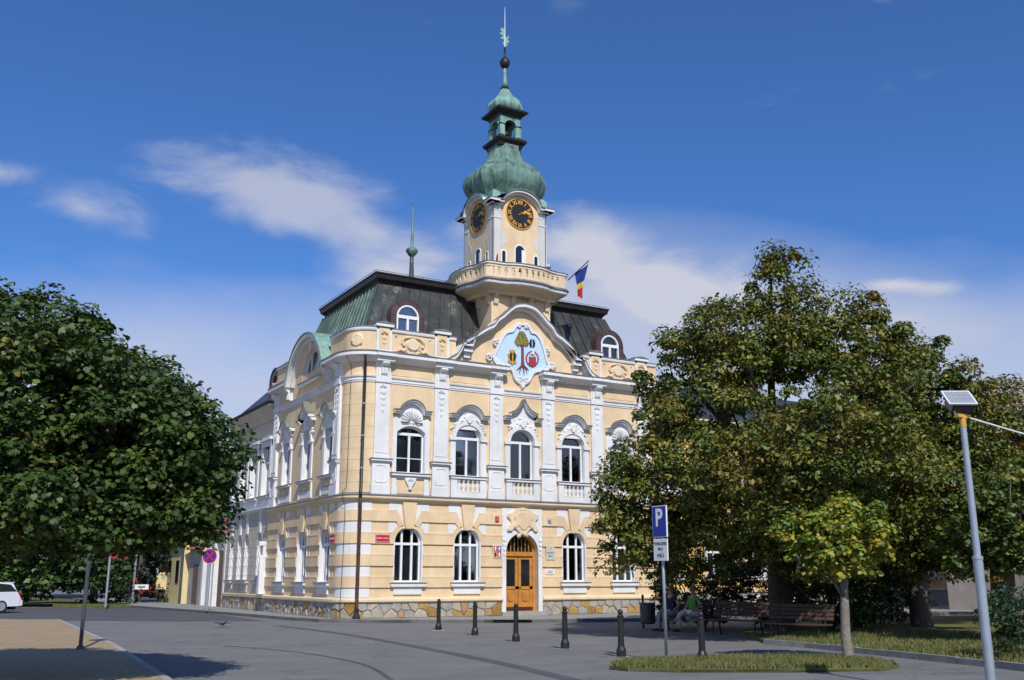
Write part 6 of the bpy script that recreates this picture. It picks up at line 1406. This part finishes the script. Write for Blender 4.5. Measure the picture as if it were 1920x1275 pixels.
def person(name, lab, loc, rz, top, bottom, crossed=True):
    t_ = thing(name, lab, 'person', (loc[0], loc[1], 0), rz)
    # skeleton facing -Y, seated; radius per joint
    J = dict(pel=(0,.10,.56),ab=(0,.15,.74),ch=(0,.17,.96),nk=(0,.15,1.12),hd=(0,.12,1.24),crn=(0,.13,1.36),
             lh=(-.10,.08,.53),lk=(-.12,-.36,.55),la=(-.11,-.36,.10),lt=(-.11,-.52,.05), rh=(.10,.08,.53),rk=(.07,-.38,.62) if crossed else (.12,-.36,.55),ra=(-.08,-.58,.34) if crossed else (.12,-.34,.10),rt=(-.10,-.70,.28) if crossed else (.12,-.5,.05),
             ls=(-.18,.16,1.04),le=(-.26,.10,.78),lw=(-.16,-.12,.66),lf=(-.12,-.20,.63), rs=(.18,.16,1.04),re=(.32,.14,.80),rw=(.40,-.06,.72),rf=(.42,-.14,.70))
    rad = dict(pel=.155,ab=.13,ch=.15,nk=.055,hd=.09,crn=.075,lh=.10,lk=.065,la=.042,lt=.035,rh=.10,rk=.065,ra=.042,rt=.035,ls=.06,le=.042,lw=.03,lf=.035,rs=.06,re=.042,rw=.03,rf=.035)
    E_ = [('pel','ab'),('ab','ch'),('ch','nk'),('nk','hd'),('hd','crn'),('pel','lh'),('lh','lk'),('lk','la'),('la','lt'),('pel','rh'),('rh','rk'),('rk','ra'),('ra','rt'),('ch','ls'),('ls','le'),('le','lw'),('lw','lf'),('ch','rs'),('rs','re'),('re','rw'),('rw','rf')]
    def skin(nm, keys, edges, sc, m_, root):
        me = bpy.data.meshes.new(nm); ks = list(keys); me.from_pydata([J[k] for k in ks], [], []); me.edges.add(len(edges))
        for i, (u, v) in enumerate(edges): me.edges[i].vertices = (ks.index(u), ks.index(v))
        me.update(); o = bpy.data.objects.new(nm, me); COL.objects.link(o); sm_ = o.modifiers.new('s', 'SKIN'); 
        for i, k in enumerate(ks):
            sv = me.skin_vertices[0].data[i]; sv.radius = (rad[k]*sc, rad[k]*sc); sv.use_root = (k == root)
        o.modifiers.new('d', 'SUBSURF').levels = 2; o.modifiers['d'].render_levels = 2
        dg = bpy.context.evaluated_depsgraph_get(); dg.update(); me2 = bpy.data.meshes.new_from_object(o.evaluated_get(dg)); bpy.data.objects.remove(o); me2.name = nm
        me2.polygons.foreach_set('use_smooth', [True]*len(me2.polygons)); return link(nm, me2, m_, t_)
    skin('body', J.keys(), E_, 1.0, 'skin', 'pel')
    k1 = ['pel','ab','ch','ls','le','rs','re','nk']; J0 = dict(J); 
    for a_, b_2 in (('le','ls'),('re','rs')): J[a_] = tuple(Vector(J[b_2]).lerp(Vector(J[a_]), .55))
    J['nk'] = tuple(Vector(J['ch']).lerp(Vector(J['nk']), .45)); rad_n = rad['nk']; rad['nk'] = .075
    skin('shirt', k1, [('pel','ab'),('ab','ch'),('ch','ls'),('ls','le'),('ch','rs'),('rs','re'),('ch','nk')], 1.13, top, 'pel'); J.update(J0); rad['nk'] = rad_n
    k2 = ['pel','lh','lk','la','rh','rk','ra']
    for a_, b_2 in (('la','lk'),('ra','rk')): J[a_] = tuple(Vector(J[b_2]).lerp(Vector(J[a_]), .8))
    skin('trousers', k2, [('pel','lh'),('lh','lk'),('lk','la'),('pel','rh'),('rh','rk'),('rk','ra')], 1.17, bottom, 'pel'); J.update(J0)
    hb = MB(); hc = Vector(J['hd'])+Vector((0,.02,.06))
    for i in range(9):
        th = math.pi*i/8*.62; hb_r = [tuple(hc+Vector((.108*math.sin(th)*math.cos(q_), .118*math.sin(th)*math.sin(q_)+.015, .125*math.cos(th)))) for q_ in np.linspace(0, 2*math.pi, 14, endpoint=False)]
        if i == 0: rings = []
        rings.append(hb_r)
    MB().loft(rings, caps=False).build('hair', 'hair', t_, smooth=True)
    f_ = MB(); fy = J['hd'][1]-.088
    MB().ext([(-.012,1.23),(.012,1.23),(.006,1.275),(-.006,1.275)], -fy, -fy+.028, lambda a_, b_2, c: (a_, -c, b_2)).build('nose', 'skin', t_)
    for s in (-1,1): MB().lathe([(.002,1.275),(.012,1.283),(.002,1.29)], s*.034, fy+.008, 8).build('eye', 'clock_black', t_)
    for s in (-1,1):                             # fingers closing on the lap / bench
        w_ = Vector(J['lf' if s < 0 else 'rf'])
        for k in range(5): MB().tube([w_+Vector((-.03+.015*k,-.01,.01)), w_+Vector((-.034+.017*k,-.05-.01*(k in (1,2)),-.01)), w_+Vector((-.034+.017*k,-.065,-.04))], [.009,.008,.006], 6).build('finger', 'skin', t_)
    for k in ('lt','rt'):
        p_ = Vector(J[k]); MB().loft([[tuple(p_+Vector((x*.045,.12,z*.035+.0))) for x, z in ((-1,-1),(1,-1),(1,1),(-1,1))], [tuple(p_+Vector((x*.05,-.02,z*.035))) for x, z in ((-1,-1),(1,-1),(1,1),(-1,1))], [tuple(p_+Vector((x*.035,-.11,z*.02-.012))) for x, z in ((-1,-1),(1,-1),(1,1),(-1,1))]]).build('shoe', 'cloth_dark', t_)
    return t_
def seat_at(b0, along_):
    c_, s_ = math.cos(-R(72)), math.sin(-R(72)); return (b0[0]+along_*c_+.05*-s_, b0[1]+along_*s_+.05*c_)
person('person', 'seated person in green top and white trousers, legs crossed', seat_at(b1, .42), -R(88), 'cloth_green', 'cloth_white')
person('person', 'seated person in dark clothes left of the one in green', seat_at(b1, -.40), -R(80), 'cloth_dark', 'house_grey', crossed=False)
lb_ = bpos(4.55,34.2); t_ = thing('litter_bin', 'dark cylindrical litter bin left of the seated people', 'litter bin', (*lb_, 0)); MB().lathe([(.22,.15),(.25,.2),(.27,.8),(.28,.82),(.25,.84)], 0, 0, 14).build('bin', 'dark_zinc', t_); MB().tube([(0,.25,0),(0,.25,1.1)], .04, 8).build('bin_post', 'iron', t_)

# ------------------------------------------------------------------ cars
def car(name, lab, loc, rz, paint, L_=4.5, wagon=True):
    t_ = thing(name, lab, 'car', loc, rz)         # nose towards -X, tail at +X/2
    h = L_/2; W_ = .86
    side = [(-h,.45),(-h+.05,.62),(-h+.35,.78),(-.95,.92),(-.35,1.36),(.2,1.45),(1.2,1.45),(1.85,1.38),(h-.22,.98),(h-.06,.86),(h,.62),(h-.04,.32),(-h+.1,.26)]
    if not wagon: side = [(-h,.45),(-h+.05,.66),(-h+.3,.85),(-h+.75,.95),(-.7,1.42),(.2,1.52),(h-.45,1.48),(h-.12,1.0),(h-.02,.8),(h,.5),(h-.05,.3),(-h+.1,.28)]
    n = len(side); sec = []
    for yy, k, zt in ((-W_,.985,.0),(-W_*.985,1,.0),(-W_*.55,1.0,.02),(0,1.0,.035),(W_*.55,1.0,.02),(W_*.985,1,.0),(W_,.985,.0)):
        sec.append([(x*k, yy*(1-.16*max(0,(z-.9)/.55)), z+(zt if z > .9 else 0)) for x, z in side])
    MB().loft(sec).build('body', paint, t_, smooth=False)
    gl_ = [(-.86,.96),(-.36,1.31),(.2,1.385),(1.2,1.385),(1.72,1.33),(2.02,1.0)] if wagon else [(-h+.95,1.0),(-.62,1.36),(.2,1.45),(h-.55,1.42),(h-.3,1.02)]
    for s in (-1,1):
        ws = [(x, s*(W_*(1-.16*max(0,(z-.9)/.55))+.004), z) for x, z in gl_]; ws2 = [(x, y-s*.03, z) for x, y, z in ws]; m_ = len(ws)
        MB().add(ws+ws2, [list(range(m_)), list(range(m_,2*m_))]+[(i,(i+1)%m_,m_+(i+1)%m_,m_+i) for i in range(m_)]).build('side_window', 'car_glass', t_)
        MB().box(.38,.44,*sorted((s*(W_*.90),s*(W_*.985))),.98,1.42).build('door_pillar', paint, t_)
        MB().box(-.6,.9,*sorted((s*W_,s*(W_+.015))),.58,.63).build('side_strip', 'rubber', t_)
        tl_ = MB().add([(h-.20,s*.62,.98),(h-.20,s*.865,.98),(h-.05,s*.865,.68),(h-.05,s*.62,.68),(h-.10,s*.62,1.0),(h-.12,s*.88,1.0),(h+.012,s*.88,.68),(h+.015,s*.62,.68)], BX); tl_.build('tail_light', 'lamp_red', t_)
        MB().box(-h-.01,-h+.15,*sorted((s*.5,s*.8)),.6,.72).build('headlight', 'sign_white', t_)
        for x in (-h+.85, h-.9):
            wh = MB().loft([[(x+r_*math.cos(q_), s*y_, .31+r_*math.sin(q_)) for q_ in np.linspace(0,2*math.pi,20,endpoint=False)] for r_, y_ in ((.22,.64),(.31,.66),(.315,.84),(.24,.875))]).build('wheel', 'rubber', t_)
            MB().loft([[(x+r_*math.cos(q_), s*y_, .31+r_*math.sin(q_)) for q_ in np.linspace(0,2*math.pi,14,endpoint=False)] for r_, y_ in ((.21,.86),(.19,.885),(.05,.88))]).build('rim', 'zinc', wh)
    bk = [(h-.235,.99),(h-.56 if not wagon else 1.89,1.36)]
    MB().add([(bk[0][0]+.012,-.62,bk[0][1]),(bk[0][0]+.012,.62,bk[0][1]),(bk[1][0]+.012,.55,bk[1][1]),(bk[1][0]+.012,-.55,bk[1][1]),(bk[0][0]-.02,-.62,bk[0][1]),(bk[0][0]-.02,.62,bk[0][1]),(bk[1][0]-.02,.55,bk[1][1]),(bk[1][0]-.02,-.55,bk[1][1])], BX).build('rear_window', 'car_glass', t_)
    MB().box(h-.12,h+.06,-.86,.86,.34,.60).build('bumper', paint, t_); MB().box(h+.02,h+.075,-.80,.80,.545,.60).build('bumper_strip', 'rubber', t_)
    MB().box(h+.01,h+.03,-.26,.26,.68,.79).build('number_plate', 'sign_white', t_); MB().box(h-.4,h-.1,-.5,.5,.16,.3).build('underbody', 'rubber', t_)
    if wagon: MB().add([(1.75,-.58,1.44),(1.75,.58,1.44),(1.98,.55,1.45),(1.98,-.55,1.45),(1.75,-.58,1.40),(1.75,.58,1.40),(1.96,.55,1.42),(1.96,-.55,1.42)], BX).build('spoiler', paint, t_)
    return t_
a, b_ = cw(-25.95, 48.2); car('parked_car', 'white estate car at the left edge, only its rear showing', (a, b_, .004), HEAD*1.0 - R(14), 'car_white')
car('parked_car', 'small red car parked far down the left street', (0.3, 45, .124), R(-75), 'car_red', 3.7, False)
# pigeon on the asphalt
a, b_ = cw(-9.9, 35); bd = thing('pigeon', 'dark pigeon with spread wings on the asphalt', 'bird', (a, b_, .0), .6)
MB().loft([[(x, r_*math.cos(q_), .11+z+r_*.8*math.sin(q_)) for q_ in np.linspace(0,2*math.pi,10,endpoint=False)] for x, r_, z in ((-.20,.012,.0),(-.10,.04,.0),(0,.06,.01),(.09,.045,.03),(.13,.028,.07),(.16,.03,.09),(.19,.018,.085),(.21,.004,.08))]).build('body', 'cloth_dark', bd, smooth=True)
for s in (-1,1): MB().add([(.06,s*.04,.14),(-.06,s*.04,.14),(-.12,s*.26,.15),(-.02,s*.42,.16),(.04,s*.24,.17),(.06,s*.04,.128),(-.06,s*.04,.128),(-.12,s*.26,.14),(-.02,s*.42,.152),(.04,s*.24,.158)], [(0,1,2,3,4),(5,9,8,7,6),(0,5,6,1),(1,6,7,2),(2,7,8,3),(3,8,9,4),(4,9,5,0)]).build('wing', 'cloth_dark', bd); MB().tube([(.0,s*.02,.07),(.0,s*.02,0)], .006, 5).build('foot', 'pipe_rust', bd)
print('objects', len(bpy.data.objects), 'tris', sum(len(o.data.loop_triangles) if o.type == 'MESH' and o.data.loop_triangles else 0 for o in bpy.data.objects))
for o in bpy.data.objects:
    if o.parent is not None and o.name.split('.')[0] in ('carved_ornament','relief','carved_drop','mantling','carved_bead'): o['kind'] = 'stuff'
